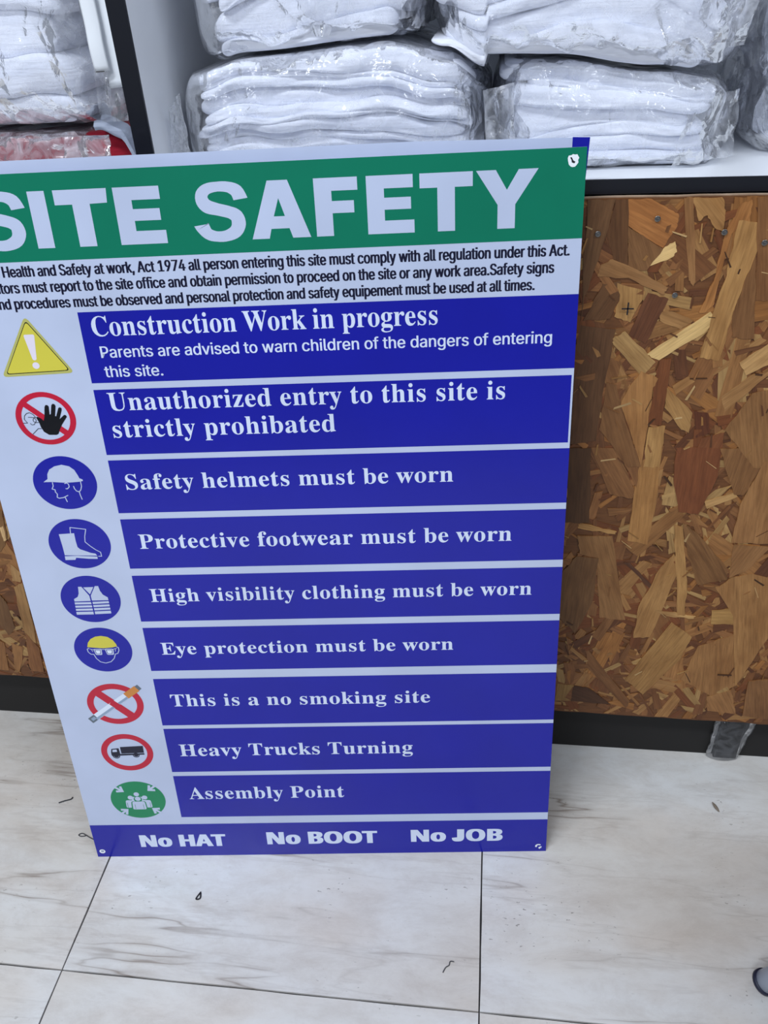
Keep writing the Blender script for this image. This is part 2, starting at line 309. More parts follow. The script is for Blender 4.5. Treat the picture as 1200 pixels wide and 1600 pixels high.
SERIF = {
' ': (174, ''),
'A': (436, '-9,0 -9,18 9,21 24,30 36,47 49,75 206,466 224,465 384,87 411,34 425,22 443,18 443,0 229,0 229,18 270,25 283,46 273,81 253,132 103,132 79,71 76,59 75,48 87,26 124,18 128,18 128,0|113,161 242,161 177,319'),
'C': (468, '257,-11 193,-3 137,20 91,56 56,104 34,162 26,228 34,294 56,351 92,399 139,435 195,458 259,465 309,459 367,440 388,435 408,443 419,465 437,465 437,308 420,308 392,364 356,407 313,434 265,443 222,435 187,409 163,365 149,304 144,226 149,153 165,97 192,56 230,32 278,24 318,29 358,45 395,71 428,106 447,89 395,33 332,0'),
'E': (442, '14,0 14,17 44,20 62,30 72,48 75,78 75,369 72,405 62,425 44,435 16,439 16,455 399,455 399,320 383,320 369,373 340,406 295,424 232,430 200,428 191,424 186,417 183,388 183,246 193,246 232,252 259,269 277,300 288,345 304,345 304,118 287,118 282,154 273,181 259,201 241,213 216,220 185,222 183,222 183,67 185,47 192,35 206,29 230,28 276,30 313,39 345,53 371,75 393,105 411,143 430,143 402,0'),
'H': (523, '15,0 15,17 45,22 62,32 72,50 75,81 75,379 71,406 62,424 44,434 16,439 16,455 242,455 242,439 204,432 193,425 187,415 182,379 182,251 342,251 342,379 337,415 331,425 320,432 282,439 282,455 507,455 507,439 478,434 461,424 452,407 449,379 449,81 452,52 461,33 478,22 507,17 507,0 282,0 282,17 311,21 329,31 339,49 342,81 342,221 182,221 182,81 185,50 194,32 212,22 242,17 242,0'),
'P': (418, '15,0 15,17 45,22 62,32 72,50 75,81 75,379 71,406 62,424 44,434 16,439 16,455 214,455 287,452 336,440 366,422 390,398 404,367 409,332 398,280 367,240 314,214 242,206 182,206 182,81 185,50 194,32 212,22 242,17 242,0|182,230 201,230 244,235 272,253 287,283 292,329 288,375 275,406 252,425 216,431 199,429 189,424 184,414 182,398'),
'S': (390, '43,-11 43,158 62,158 83,94 111,50 149,24 197,15 231,20 257,36 273,60 279,89 265,129 225,160 163,191 112,221 77,253 56,289 50,332 54,370 67,403 88,429 115,449 148,462 185,466 229,461 282,448 291,446 300,445 313,450 320,466 339,466 339,319 322,319 310,354 293,385 272,410 248,429 222,441 194,445 163,440 140,426 125,406 120,380 124,356 137,336 159,319 189,303 253,273 290,253 317,233 337,211 350,188 357,162 359,133 354,93 339,58 314,29 281,8 240,-6 192,-10 158,-8 126,1 98,9 85,12 69,7 61,-11'),
'T': (423, '92,0 92,17 123,21 142,31 152,50 156,81 156,433 149,433 102,426 65,403 41,367 29,318 11,318 11,455 410,455 410,317 394,317 375,382 333,420 269,433 263,433 263,81 267,49 276,30 296,21 328,17 328,0'),
'U': (492, '248,-13 168,-2 114,29 83,81 73,155 73,379 70,406 61,424 43,434 15,439 15,455 240,455 240,439 202,432 192,425 185,415 181,379 181,140 186,88 203,51 232,29 275,22 340,37 379,83 392,159 392,378 389,406 379,423 360,433 328,439 328,455 474,455 474,439 448,432 433,421 425,404 422,378 422,181 412,92 380,32 325,-2'),
'W': (611, '171,-11 32,393 15,427 3,435 -15,439 -15,455 181,455 181,439 150,432 143,423 140,410 148,373 223,153 301,353 286,399 278,418 267,429 229,439 229,455 439,455 439,439 404,432 393,412 399,386 474,166 541,369 549,406 546,421 538,430 503,439 503,455 624,455 624,439 607,433 594,421 575,379 446,-11 428,-11 316,309 190,-11'),
'a': (344, '255,-10 226,-5 208,10 200,35 151,2 95,-9 64,-4 40,11 25,34 20,63 31,104 63,136 119,164 199,190 199,241 196,266 187,282 171,292 148,296 115,290 104,274 113,257 123,231 120,215 110,202 95,194 77,191 59,194 45,203 36,218 33,236 37,259 49,278 69,295 95,308 126,316 162,318 223,312 263,292 285,259 293,210 293,62 295,40 304,34 320,42 329,28 294,-1|151,34 174,41 199,63 199,169 154,151 127,123 118,84 126,46'),
'b': (360, '43,-11 43,388 41,414 37,428 26,436 8,439 8,455 138,455 138,279 175,308 221,318 254,313 284,299 308,276 326,245 338,208 342,166 337,118 323,75 300,40 270,13 233,-4 192,-10 148,-1 105,28 53,-11|183,14 213,23 232,49 242,95 245,160 242,213 231,251 212,273 184,280 169,277 155,270 144,257 138,242 138,69 143,38 158,20'),
'c': (293, '156,-10 119,-5 87,11 59,35 38,68 24,106 19,150 25,196 40,237 64,271 96,297 133,313 175,319 218,314 250,298 271,275 277,245 275,228 266,215 253,207 236,204 214,209 201,225 196,251 197,261 197,271 190,290 169,297 138,285 118,248 112,187 118,123 137,76 166,48 204,38 239,47 271,72 285,60 248,21 205,-2'),
'd': (370, '140,-10 107,-5 78,10 53,35 35,66 23,104 19,147 24,196 36,237 55,272 81,297 112,313 146,318 189,309 223,280 223,401 220,419 212,430 198,437 176,439 176,455 319,455 319,75 325,41 335,32 353,28 353,11 294,6 223,-10 223,39 188,2|171,28 187,31 202,41 215,56 223,76 223,242 217,257 206,270 191,278 174,281 147,273 130,250 121,210 118,153 120,98 130,58 146,36'),
'e': (301, '154,-10 117,-5 85,10 58,35 37,69 24,109 19,157 24,201 38,240 59,273 87,298 120,313 157,318 209,309 249,280 274,234 283,173 283,166 117,166 127,97 154,56 199,42 237,53 270,86 285,73 248,27 205,-1|116,192 201,192 201,215 199,252 193,277 181,292 161,297 136,286 121,255 116,203'),
'f': (213, '15,0 15,16 40,22 50,35 52,73 52,277 16,277 16,310 52,310 52,353 60,400 85,436 123,457 174,465 212,460 240,446 257,425 263,400 260,381 252,367 239,358 224,355 208,358 195,365 187,376 185,391 193,420 196,426 197,433 193,441 180,443 163,440 153,430 148,390 148,310 203,310 203,277 148,277 148,65 150,40 158,26 173,18 199,16 199,0'),
'g': (327, '146,-140 89,-136 48,-122 22,-100 14,-75 28,-46 69,-26 35,-1 24,30 28,54 42,74 67,92 102,110 58,135 31,169 22,212 27,242 40,268 60,289 88,305 120,315 157,318 196,315 233,304 317,304 317,268 268,268 286,237 291,203 288,176 276,151 258,131 234,116 205,106 172,103 157,103 142,104 126,102 112,94 104,84 101,71 111,55 141,49 175,49 223,47 259,40 285,29 303,13 312,-9 316,-37 305,-80 272,-113 219,-133|157,124 178,130 190,146 197,173 199,211 197,249 190,276 178,292 157,297 137,292 124,276 117,249 114,211 117,173 124,146 137,130|161,-116 218,-111 252,-94 263,-66 260,-51 249,-41 231,-36 205,-34 97,-34 79,-52 73,-73 79,-89 95,-103 122,-113'),
'h': (381, '18,0 18,16 35,19 45,26 51,37 52,56 52,399 51,417 46,429 36,437 19,440 19,455 148,455 148,267 190,305 243,318 292,306 321,271 330,212 330,56 332,38 337,26 347,19 363,16 363,0 202,0 202,16 207,16 228,26 235,56 235,217 229,258 219,268 203,271 173,262 148,235 148,56 154,26 164,19 180,16 180,0'),
'i': (198, '101,362 81,366 65,376 54,393 50,412 54,432 65,449 81,460 101,463 120,460 137,449 147,432 151,412 147,393 136,376 120,366|18,0 18,16 35,19 45,26 51,37 52,56 52,252 47,285 37,291 20,293 21,310 148,310 148,56 154,26 164,19 180,16 180,0'),
'k': (358, '17,0 17,16 35,19 45,26 51,38 52,56 52,398 47,429 38,436 20,439 21,455 148,455 148,169 227,248 240,264 244,278 235,290 209,293 206,293 206,310 345,310 345,293 308,284 275,260 222,209 346,34 360,21 376,16 376,0 211,0 211,16 217,16 234,20 239,32 232,49 163,147 148,134 148,56 154,26 164,19 180,16 180,0'),
'l': (199, '18,0 18,16 35,19 45,26 51,37 52,56 52,398 47,429 38,436 20,439 20,455 148,455 148,56 154,26 164,19 180,16 180,0'),
'm': (554, '18,0 18,16 35,19 45,26 51,37 52,56 52,253 46,284 36,291 19,294 19,310 146,310 146,265 188,305 237,318 277,312 305,293 320,261 364,304 418,318 465,306 494,271 504,212 504,56 510,26 520,19 536,16 536,0 377,0 377,16 393,19 403,26 410,56 410,217 404,258 394,268 377,271 349,263 324,237 324,56 331,26 340,19 356,16 356,0 199,0 199,16 215,19 225,26 232,56 232,217 226,258 216,268 199,271 170,262 146,235 146,56 152,27 162,19 177,16 177,0'),
'n': (381, '18,0 18,16 35,19 45,26 51,37 52,56 52,253 46,284 36,291 19,294 19,310 148,310 148,267 190,306 243,318 292,306 321,271 330,212 330,56 332,38 337,26 347,19 363,16 363,0 202,0 202,16 207,16 228,26 235,56 235,217 229,258 219,268 203,271 173,262 148,235 148,56 154,26 164,19 180,16 180,0'),
'o': (336, '169,-10 127,-5 90,11 60,37 38,70 24,110 19,154 24,199 38,239 60,272 90,297 127,313 168,318 209,313 245,298 275,273 298,240 312,200 317,154 312,108 298,69 275,36 245,11 210,-5|169,11 193,18 209,39 217,81 220,154 217,227 208,271 192,292 169,299 144,292 128,271 120,227 117,154 120,82 128,39 144,18'),
'p': (371, '17,-139 17,-124 40,-117 50,-101 52,-64 52,243 51,269 46,283 37,291 19,295 19,310 143,310 143,263 166,294 195,313 230,319 264,314 293,298 317,274 335,241 346,203 350,160 346,113 334,72 316,38 291,12 261,-5 227,-10 183,1 148,32 148,-58 152,-99 158,-110 167,-118 197,-123 197,-139|195,28 222,36 239,59 249,99 253,154 250,208 241,248 225,270 199,278 171,267 148,235 148,69 167,38'),
'r': (287, '18,0 18,16 35,19 45,26 51,37 52,56 52,252 51,273 46,285 37,291 20,293 21,310 146,310 146,252 165,280 187,301 210,314 233,318 258,315 275,304 286,287 289,266 287,248 278,234 265,225 248,222 233,224 222,231 207,250 199,257 189,260 175,255 162,241 152,220 149,192 149,56 152,37 159,25 173,19 197,16 197,0'),
's': (288, '151,-10 122,-6 87,6 73,9 60,4 51,-9 36,-9 36,105 53,105 66,68 87,39 112,21 140,15 162,18 179,27 189,40 192,58 183,84 156,105 107,130 76,148 54,169 41,193 37,220 44,259 65,291 98,312 141,319 166,316 199,308 206,306 213,305 223,308 230,319 244,319 244,222 228,222 215,254 196,277 174,291 149,296 130,294 116,286 108,274 105,259 107,244 115,232 146,212 191,189 221,172 241,151 253,127 257,95 250,51 228,18 194,-3'),
't': (228, '124,-9 89,-4 66,10 53,36 48,71 48,279 20,279 20,300 88,369 129,424 144,424 144,310 208,310 208,279 144,279 144,82 149,51 157,43 168,40 189,49 206,75 222,66 198,24 165,-1'),
'u': (375, '131,-10 91,-3 65,17 51,51 46,97 46,248 39,282 29,291 11,294 11,310 142,310 142,74 144,58 151,46 162,38 177,36 205,43 228,66 228,248 226,269 221,283 209,291 189,294 189,310 324,310 324,70 326,51 331,39 342,33 360,30 360,13 300,7 228,-10 228,40 209,19 186,3 160,-7'),
'v': (306, '142,-10 38,248 22,281 12,290 -3,293 -3,310 164,310 164,294 156,294 136,290 129,276 130,268 185,122 236,253 241,272 232,289 203,294 203,310 305,310 305,295 289,289 278,279 260,243 160,-10'),
'w': (434, '122,-10 17,265 6,284 -11,293 -11,310 138,310 138,293 120,289 114,276 116,266 120,253 167,127 211,235 201,266 190,288 168,295 168,310 323,310 323,293 302,288 296,276 296,269 298,262 336,141 382,256 387,275 380,289 356,295 356,310 445,310 445,295 433,292 425,284 412,258 304,-10 289,-10 223,197 140,-10'),
'y': (300, '52,-140 29,-137 10,-125 -3,-107 -7,-84 -4,-67 5,-53 18,-43 36,-40 51,-42 64,-49 72,-61 75,-76 74,-81 74,-87 77,-96 86,-99 99,-92 114,-74 129,-44 140,-5 36,251 25,275 15,287 -3,293 -5,293 -5,310 162,310 162,293 136,289 130,284 128,275 130,267 133,257 185,119 230,241 236,260 238,274 236,284 229,289 203,293 203,310 300,310 300,293 287,290 277,281 259,242 162,-24 129,-96 113,-117 95,-131 76,-138'),
'z': (293, '13,0 13,14 168,287 128,287 96,283 72,272 55,250 44,216 26,216 32,310 275,310 275,291 126,25 152,25 194,30 223,44 244,69 260,107 276,107 268,0'),
}
HEAVY = {
' ': (174, ''),
'A': (463, '0,0 169,482 293,482 463,0 354,0 319,114 144,114 109,0|170,199 295,199 259,311 251,340 240,375 232,407 223,374 212,336 204,311'),
'B': (451, '60,0 60,480 210,480 294,473 355,453 382,430 398,399 404,358 399,320 384,289 361,266 330,255 330,251 373,234 391,220 404,199 413,173 416,139 404,81 369,37 313,9 240,0|162,289 221,289 258,293 282,304 295,321 300,345 294,368 279,384 253,393 216,396 162,396|162,84 228,84 267,88 292,102 306,122 310,149 306,173 292,192 266,205 225,209 162,209'),
'H': (514, '60,0 60,480 162,480 162,291 352,291 352,480 453,480 453,0 352,0 352,207 162,207 162,0'),
'J': (330, '140,480 272,480 272,165 264,92 238,38 192,2 132,-9 74,0 32,28 8,70 2,142 120,156 122,124 129,106 138,124 140,165'),
'N': (546, '60,0 60,480 189,480 397,120 399,120 396,187 394,253 394,480 486,480 486,0 357,0 148,363 145,363 149,294 151,226 151,0'),
'O': (534, '267,-7 196,1 139,24 95,61 63,111 45,171 39,241 45,311 63,371 95,420 139,456 196,479 268,487 339,479 396,456 440,420 471,370 490,310 496,240 490,171 471,110 440,61 396,24 339,1|267,79 323,89 361,122 382,173 389,240 382,308 361,359 323,392 268,402 212,392 175,359 153,308 146,240 153,173 175,122 212,89'),
'S': (370, '167,-7 95,1 31,22 31,117 102,90 138,80 175,77 207,81 228,92 240,108 244,128 237,153 217,172 150,207 114,225 77,253 61,272 48,293 39,319 36,350 47,407 80,450 131,477 199,486 235,484 270,478 341,453 308,373 249,394 195,402 170,398 151,388 140,373 136,353 141,330 158,313 226,277 289,241 312,220 329,196 340,168 343,133 332,76 297,31 242,3'),
'T': (389, '144,0 144,395 13,395 13,480 375,480 375,395 245,395 245,0'),
'o': (416, '207,-7 159,-1 116,15 80,43 53,80 36,128 30,184 42,265 78,324 134,361 209,373 258,368 300,351 336,324 363,287 380,240 385,184 373,103 337,43 281,6|208,74 242,81 266,102 279,136 283,184 279,232 266,266 242,286 208,293 173,286 150,266 137,232 132,184 137,136 150,102 174,81'),
}
# flakes of the strand board that can be picked out: outline in mm (x, z) and colour
STRANDS = [
 ([(86,785),(111,784),(101,728),(92,693),(90,667)], (95,62,35)),
 ([(111,783),(122,784),(129,721),(115,728),(106,750)], (85,50,22)),
 ([(121,782),(143,782),(157,775),(168,769),(169,758),(159,738),(123,760)], (150,90,35)),
 ([(125,758),(159,737),(147,717),(133,718),(129,723)], (110,72,38)),
 ([(146,735),(159,737),(169,744),(172,734),(168,729),(145,719)], (185,160,105)),
 ([(171,783),(179,783),(193,707),(192,701),(187,707)], (130,88,48)),
 ([(179,784),(204,783),(209,771),(210,752),(201,757),(194,767),(187,762)], (150,110,60)),
 ([(221,777),(230,780),(232,761),(218,750),(214,683),(207,675),(201,675),(210,706),(212,750)], (150,95,40)),
 ([(222,762),(244,760),(243,730),(234,681),(229,625),(210,628),(215,678),(220,706),(221,734)], (155,115,62)),
 ([(234,782),(252,782),(273,687),(251,687),(244,733)], (115,72,35)),
 ([(243,730),(258,648),(237,650),(233,670),(237,699)], (110,70,35)),
 ([(114,728),(131,721),(169,700),(165,693),(131,710),(102,711),(104,723)], (130,90,50)),
 ([(121,705),(149,696),(138,665),(122,671),(125,691)], (145,108,58)),
 ([(151,695),(171,689),(155,643),(138,652)], (95,50,28)),
 ([(108,704),(124,707),(125,691),(118,669),(92,667)], (95,60,32)),
 ([(123,648),(134,656),(168,623),(156,607),(124,642)], (150,120,72)),
 ([(158,631),(212,676),(217,667),(210,654),(171,625)], (180,155,100)),
 ([(166,676),(171,678),(198,667),(187,658),(166,667)], (140,100,55)),
 ([(171,625),(183,627),(184,550),(170,552),(170,605)], (105,50,15)),
 ([(155,613),(173,605),(169,592),(170,552),(169,500),(139,575),(145,594)], (145,98,48)),
 ([(87,663),(125,658),(120,600),(118,531),(91,526)], (85,52,28)),
 ([(122,600),(132,598),(142,567),(169,500),(156,498),(120,545)], (110,70,35)),
 ([(183,595),(213,566),(213,542),(205,546),(184,572)], (145,108,58)),
 ([(171,548),(188,550),(189,499),(172,499)], (150,112,60)),
 ([(249,623),(278,648),(283,625),(258,609)], (165,130,80)),
 ([(238,585),(262,609),(285,616),(278,608),(245,568)], (140,100,55)),
 ([(214,568),(229,566),(235,542),(221,536)], (85,35,12)),
 ([(249,547),(268,589),(291,596),(311,502),(287,501)], (125,85,45)),
 ([(227,536),(249,543),(251,501),(219,500)], (110,55,22)),
 ([(203,524),(250,524),(252,489),(240,438),(218,441),(206,484)], (110,52,20)),
 ([(114,522),(141,522),(166,469),(165,457),(140,462)], (115,72,36)),
 ([(141,522),(166,523),(168,472)], (120,76,40)),
 ([(168,506),(189,523),(192,437),(190,393),(167,398),(166,466)], (145,100,48)),
 ([(91,521),(114,522),(121,422),(94,421)], (75,45,22)),
 ([(109,420),(115,420),(153,411),(152,407),(109,414)], (160,120,65)),
 ([(109,403),(149,404),(179,275),(147,277),(135,371),(114,377)], (125,85,45)),
 ([(95,346),(111,373),(137,371),(136,302),(119,249),(96,278)], (100,66,35)),
 ([(216,422),(226,419),(243,342),(249,287),(240,286),(228,355)], (150,110,58)),
 ([(225,426),(244,411),(284,364),(288,345),(256,336),(237,382)], (110,72,36)),
 ([(222,381),(231,355),(212,248),(192,246),(192,298),(210,361)], (145,105,56)),
 ([(248,524),(306,526),(296,509),(284,466),(273,466)], (115,75,38)),
 ([(282,452),(296,509),(309,509),(333,399),(283,400)], (135,92,50)),
 ([(286,397),(327,395),(307,359),(290,348)], (125,84,45)),
 ([(278,330),(292,348),(313,356),(344,347),(359,279),(331,169),(305,290)], (140,98,52)),
 ([(235,275),(263,251),(255,212),(217,144),(191,171)], (140,102,52)),
 ([(135,227),(202,130),(198,117),(141,188)], (110,68,34)),
 ([(104,156),(126,154),(124,124),(103,122)], (130,100,50)),
 ([(126,154),(145,151),(177,122),(124,124)], (70,38,20)),
 ([(273,236),(312,258),(331,169),(304,147),(261,176)], (135,92,48)),
 ([(345,179),(377,185),(393,107),(350,114)], (115,75,40)),
 ([(299,146),(327,161),(341,116),(304,119)], (135,92,50)),
 ([(279,296),(304,301),(308,276),(282,274)], (150,115,60)),
 ([(214,294),(262,286),(260,282),(231,284),(214,290)], (160,125,75)),
 ([(244,456),(274,469),(278,463),(248,446)], (160,125,75)),
 ([(166,366),(173,366),(205,330),(202,327)], (80,45,30)),
 ([(-624,414),(-608,415),(-615,374),(-624,358),(-634,348),(-643,358)], (120,85,45)),
 ([(-633,288),(-618,297),(-625,227),(-633,183),(-645,188),(-640,241)], (140,105,60)),
 ([(-659,273),(-654,260),(-656,211),(-671,196),(-684,238)], (95,62,32)),
 ([(-672,181),(-655,173),(-678,122),(-683,128)], (135,90,45)),
 ([(-699,194),(-683,180),(-694,124),(-722,126)], (130,85,42)),
 ([(-643,203),(-631,174),(-639,124),(-660,126)], (120,72,35)),
 ([(-625,328),(-616,315),(-620,297),(-632,299)], (150,115,70)),
 ([(-620,388),(-615,391),(-617,369),(-622,366)], (190,165,120)),
]
# ------------------------------------------------------------------ cabinet with open shelves and strand-board front
CX0, CX1, CY0, CY1 = -1.05, .80, .802, 1.16
cab = tag(empty('display_cabinet', (0, .98, 0)), 'white shelving cabinet with black edging and wood strand board front', 'cabinet')
def cpart(name, a, b, m, parent=None, bev=.0008):
    a = (a[0], a[1]-.98, a[2]); b = (b[0], b[1]-.98, b[2])
    return link(name, box_mesh(name, a, b, bev), m, parent or cab)
sh = cpart('shelf', (CX0, CY0+.001, .785), (CX1, CY1, .797), M_LAMWHITE)
cpart('edge_trim', (CX0, CY0-.001, .7845), (CX1, CY0+.0012, .7975), M_EDGEBLACK, sh, .0003)
sh2 = cpart('shelf', (CX0, CY0+.001, 1.30), (CX1, CY1, 1.317), M_LAMWHITE)
cpart('edge_trim', (CX0, CY0-.001, 1.2995), (CX1, CY0+.0012, 1.3175), M_EDGEBLACK, sh2, .0003)
for x0, x1 in ((CX0-.017, CX0), (-.338, -.321), (CX1, CX1+.017)):
    p = cpart('upright_panel', (x0, CY0+.001, .7972), (x1, CY1, 1.70), M_LAMWHITE)
    cpart('edge_trim', (x0-.0003, CY0-.002, .7972), (x1+.0003, CY0+.0012, 1.70), M_EDGEBLACK, p, .0003)
cpart('back_panel', (CX0, CY1, .10), (CX1, CY1+.012, 1.70), M_LAMWHITE)
cpart('side_panel', (CX0-.017, CY0+.002, .10), (CX0, CY1, .785), M_LAMWHITE)
cpart('side_panel', (CX1, CY0+.002, .10), (CX1+.017, CY1, .785), M_LAMWHITE)
cpart('bottom_panel', (CX0, CY0+.003, .105), (CX1, CY1, .12), M_SHADEDWOOD)
cpart('plinth', (CX0+.02, .819, .0), (CX1-.02, .834, .105), M_SHADEDWOOD)
for x in (.352,):
    cpart('leg', (x-.016, .812, 0), (x+.016, .8188, .105), M_SHADEDWOOD, None, .002)
# front board
FY = .792
rs = random.Random(11)
def strand_geo(P, h, tilt, tint, rnd, V, F, C, U, y=FY, rag=.0007, split=3):
    """one flake: ragged front face at height h in front of the board, side walls back to it"""
    cx = sum(p[0] for p in P)/len(P); cz = sum(p[1] for p in P)/len(P)
    # long axis
    sxx = sum((p[0]-cx)**2 for p in P); szz = sum((p[1]-cz)**2 for p in P); sxz = sum((p[0]-cx)*(p[1]-cz) for p in P)
    ang = .5*math.atan2(2*sxz, sxx-szz); ca, sa = math.cos(ang), math.sin(ang)
    Q = []
    for i, p in enumerate(P):
        q = P[(i+1) % len(P)]
        for k in range(split):
            t = k/split; j = 0 if k == 0 else rnd.uniform(-rag, rag)
            dx, dz = q[0]-p[0], q[1]-p[1]; L = math.hypot(dx, dz)+1e-9
            Q.append((p[0]+dx*t-dz/L*j, p[1]+dz*t+dx/L*j))
    b = len(V); n = len(Q); uo = rnd.uniform(0, 40); vo = rnd.uniform(0, 40)
    def put(x, z, yy):
        V.append((x, yy-.98, z))
        u = ((x-cx)*ca+(z-cz)*sa); v = (-(x-cx)*sa+(z-cz)*ca); U.append((u+uo, v+vo)); C.append(tint)
    for x, z in Q: put(x, z, y-h-tilt[0]*(x-cx)-tilt[1]*(z-cz))
    for x, z in Q: put(x, z, y+.0004)
    F.append(tuple(b+i for i in range(n)))
    for i in range(n):
        F.append((b+i, b+n+i, b+n+(i+1) % n, b+(i+1) % n))
def finish(name, V, F, C, U, parent):
    me = mesh(name, V, F)
    ca = me.color_attributes.new('tint', 'FLOAT_COLOR', 'POINT')
    ca.data.foreach_set('color', [x for c in C for x in (*c, 1)])
    uv = me.uv_layers.new(name='UVMap')
    li = [0]*len(me.loops); me.loops.foreach_get('vertex_index', li)
    uv.data.foreach_set('uv', [x for i in li for x in U[i]])
    import bmesh
    bm = bmesh.new(); bm.from_mesh(me); bmesh.ops.recalc_face_normals(bm, faces=bm.faces); bm.to_mesh(me); bm.free()
    return link(name, me, M_OSB, parent)
KB = 1.3
def tint(c, r=None, mute=0):
    a = lin(c); g = sum(a)/3*1.0; ref = (g*1.62, g*.95, g*.43)
    a = tuple(x*(1-mute)+y*mute for x, y in zip(a, ref)); f = KB*(r.uniform(.85, 1.15) if r else 1)
    return tuple(min(.85, v*f) for v in a)
V, F, C, U = [], [], [], []
def slab():
    x0, x1 = CX0-.01, CX1+.01
    n = 90; zt = .783
    V = []; F = []; C = []; U = []
    for i in range(n+1):
        x = x0+(x1-x0)*i/n
        zb = .1125-.0145*(x+.7)/1.1 + rs.uniform(-.0008, .0008)
        z1 = zt+rs.uniform(-.0003, .0003)
        for z, y in ((zb, FY), (z1, FY), (z1, FY+.0095), (zb, FY+.0095)):
            V.append((x, y-.98, z)); U.append((x*1.3+3, z)); C.append(tint((92, 58, 31)) if y == FY and i >= 0 and z == zb else (tint((92, 58, 31)) if y == FY else tint((182, 162, 142))))
    for i in range(n):
        a = i*4; b = a+4
        for k in range(4): F.append((a+k, a+(k+1) % 4, b+(k+1) % 4, b+k))
    F.append((0, 1, 2, 3)); F.append((n*4+3, n*4+2, n*4+1, n*4))
    return V, F, C, U
fb = finish('front_board', *slab(), cab)
PAL = [(95, 60, 34), (112, 74, 42), (126, 88, 50), (106, 68, 38), (134, 98, 58), (84, 50, 28), (118, 80, 46), (98, 56, 28), (128, 86, 44), (145, 115, 72)]
zlo = lambda x: .1135-.0145*(x+.7)/1.1
def rand_strand(rnd, cx, cz, L, W, ang):
    ca, sa = math.cos(ang), math.sin(ang); P = []
    skew = rnd.uniform(-.5, .5)*W
    for u, v in ((-L/2, -W/2), (L/2+skew, -W/2*rnd.uniform(.4, 1)), (L/2-skew, W/2*rnd.uniform(.5, 1)), (-L/2+skew*.6, W/2)):
        P.append((cx+u*ca-v*sa, cz+u*sa+v*ca))
    return [(min(max(x, CX0-.009), CX1+.009), min(max(z, zlo(x)+.001), .7825)) for x, z in P]
# the chips too small or too many to pick apart: one joined layer
V, F, C, U = [], [], [], []
for i in range(5600):
    cx = rs.uniform(CX0, CX1); cz = rs.uniform(.11, .78)
    L = rs.uniform(.014, .06); W = rs.uniform(.003, .013)
    strand_geo(rand_strand(rs, cx, cz, L, W, rs.uniform(0, math.pi)), rs.uniform(.0002, .0010), (rs.uniform(-.02, .02), rs.uniform(-.02, .02)),
               tint(rs.choice(PAL), rs), rs, V, F, C, U, split=1)
st = finish('wood_chips', V, F, C, U, fb); st['kind'] = 'stuff'
# larger strands, each a piece of its own
cnt = 0
for i in range(230):
    if i % 3: cx = rs.uniform(.07, .62)
    else: cx = rs.uniform(-.98, -.5)
    cz = rs.uniform(.13, .77); W = rs.uniform(.010, .032); L = rs.uniform(.04, .13)
    V, F, C, U = [], [], [], []
    strand_geo(rand_strand(rs, cx, cz, L, W, math.pi/2+rs.gauss(0, .65)), rs.uniform(.0006, .0010), (rs.uniform(-.008, .008), rs.uniform(-.005, .005)),
               tint(rs.choice(PAL), rs), rs, V, F, C, U)
    finish('wood_strand', V, F, C, U, fb)
for i, (P, c) in enumerate(STRANDS):
    V, F, C, U = [], [], [], []
    P = [(x/1000, min(z/1000, .7825)) for x, z in P]
    P = [(x, max(z, zlo(x)+.0008)) for x, z in P]
    strand_geo(P, .0011+.0006*rs.random(), (rs.uniform(-.008, .008), rs.uniform(-.004, .004)), tint(c, None, .35), rs, V, F, C, U, rag=.0009, split=5)
    finish('wood_strand', V, F, C, U, fb)
# ragged slivers lying on the strands (edge splinters seen around the big pieces)
V, F, C, U = [], [], [], []
for i in range(190):
    cx = rs.uniform(.08, .45) if i % 5 else rs.uniform(-.85, -.6); cz = rs.uniform(.12, .76)
    strand_geo(rand_strand(rs, cx, cz, rs.uniform(.005, .018), rs.uniform(.0006, .0026), math.pi/2+rs.gauss(0, 1)), rs.uniform(.0012, .0021), (0, 0),
               tint(rs.choice([(145, 112, 68), (130, 94, 52), (60, 36, 18), (80, 48, 26), (165, 138, 96), (118, 80, 44)]), rs), rs, V, F, C, U, split=1)
o = finish('splinters', V, F, C, U, fb); o['kind'] = 'stuff'
for x, z in ((.150, .765), (.211, .752), (.248, .742), (.176, .693), (.098, .752)):
    V = []; F = []; n = 10
    for rr, yy in ((.0028, -.0030), (.0022, -.0034), (.0008, -.0029)):
        for k in range(n): V.append((x+rr*math.cos(2*math.pi*k/n), FY-.98+yy, z+rr*math.sin(2*math.pi*k/n)))
    for a in range(2):
        for k in range(n): F.append((a*n+k, a*n+(k+1) % n, (a+1)*n+(k+1) % n, (a+1)*n+k))
    F.append(tuple(2*n+k for k in range(n)))
    link('screw_head', mesh('screw_head', V, F, True), M_METAL, fb)
V = []; F = []
for (a, b, c_, d) in ((-.0058, -.0007, .0058, .0007), (-.0007, -.0064, .0007, .0064)):
    k = len(V); x, z, y = .1334, .6803, FY-.98-.0042
    V += [(x+a, y, z+b), (x+c_, y, z+b), (x+c_, y, z+d), (x+a, y, z+d)]; F.append((k, k+1, k+2, k+3))
link('pencil_cross', mesh('pencil_cross', V, F), M_HOLE, fb)

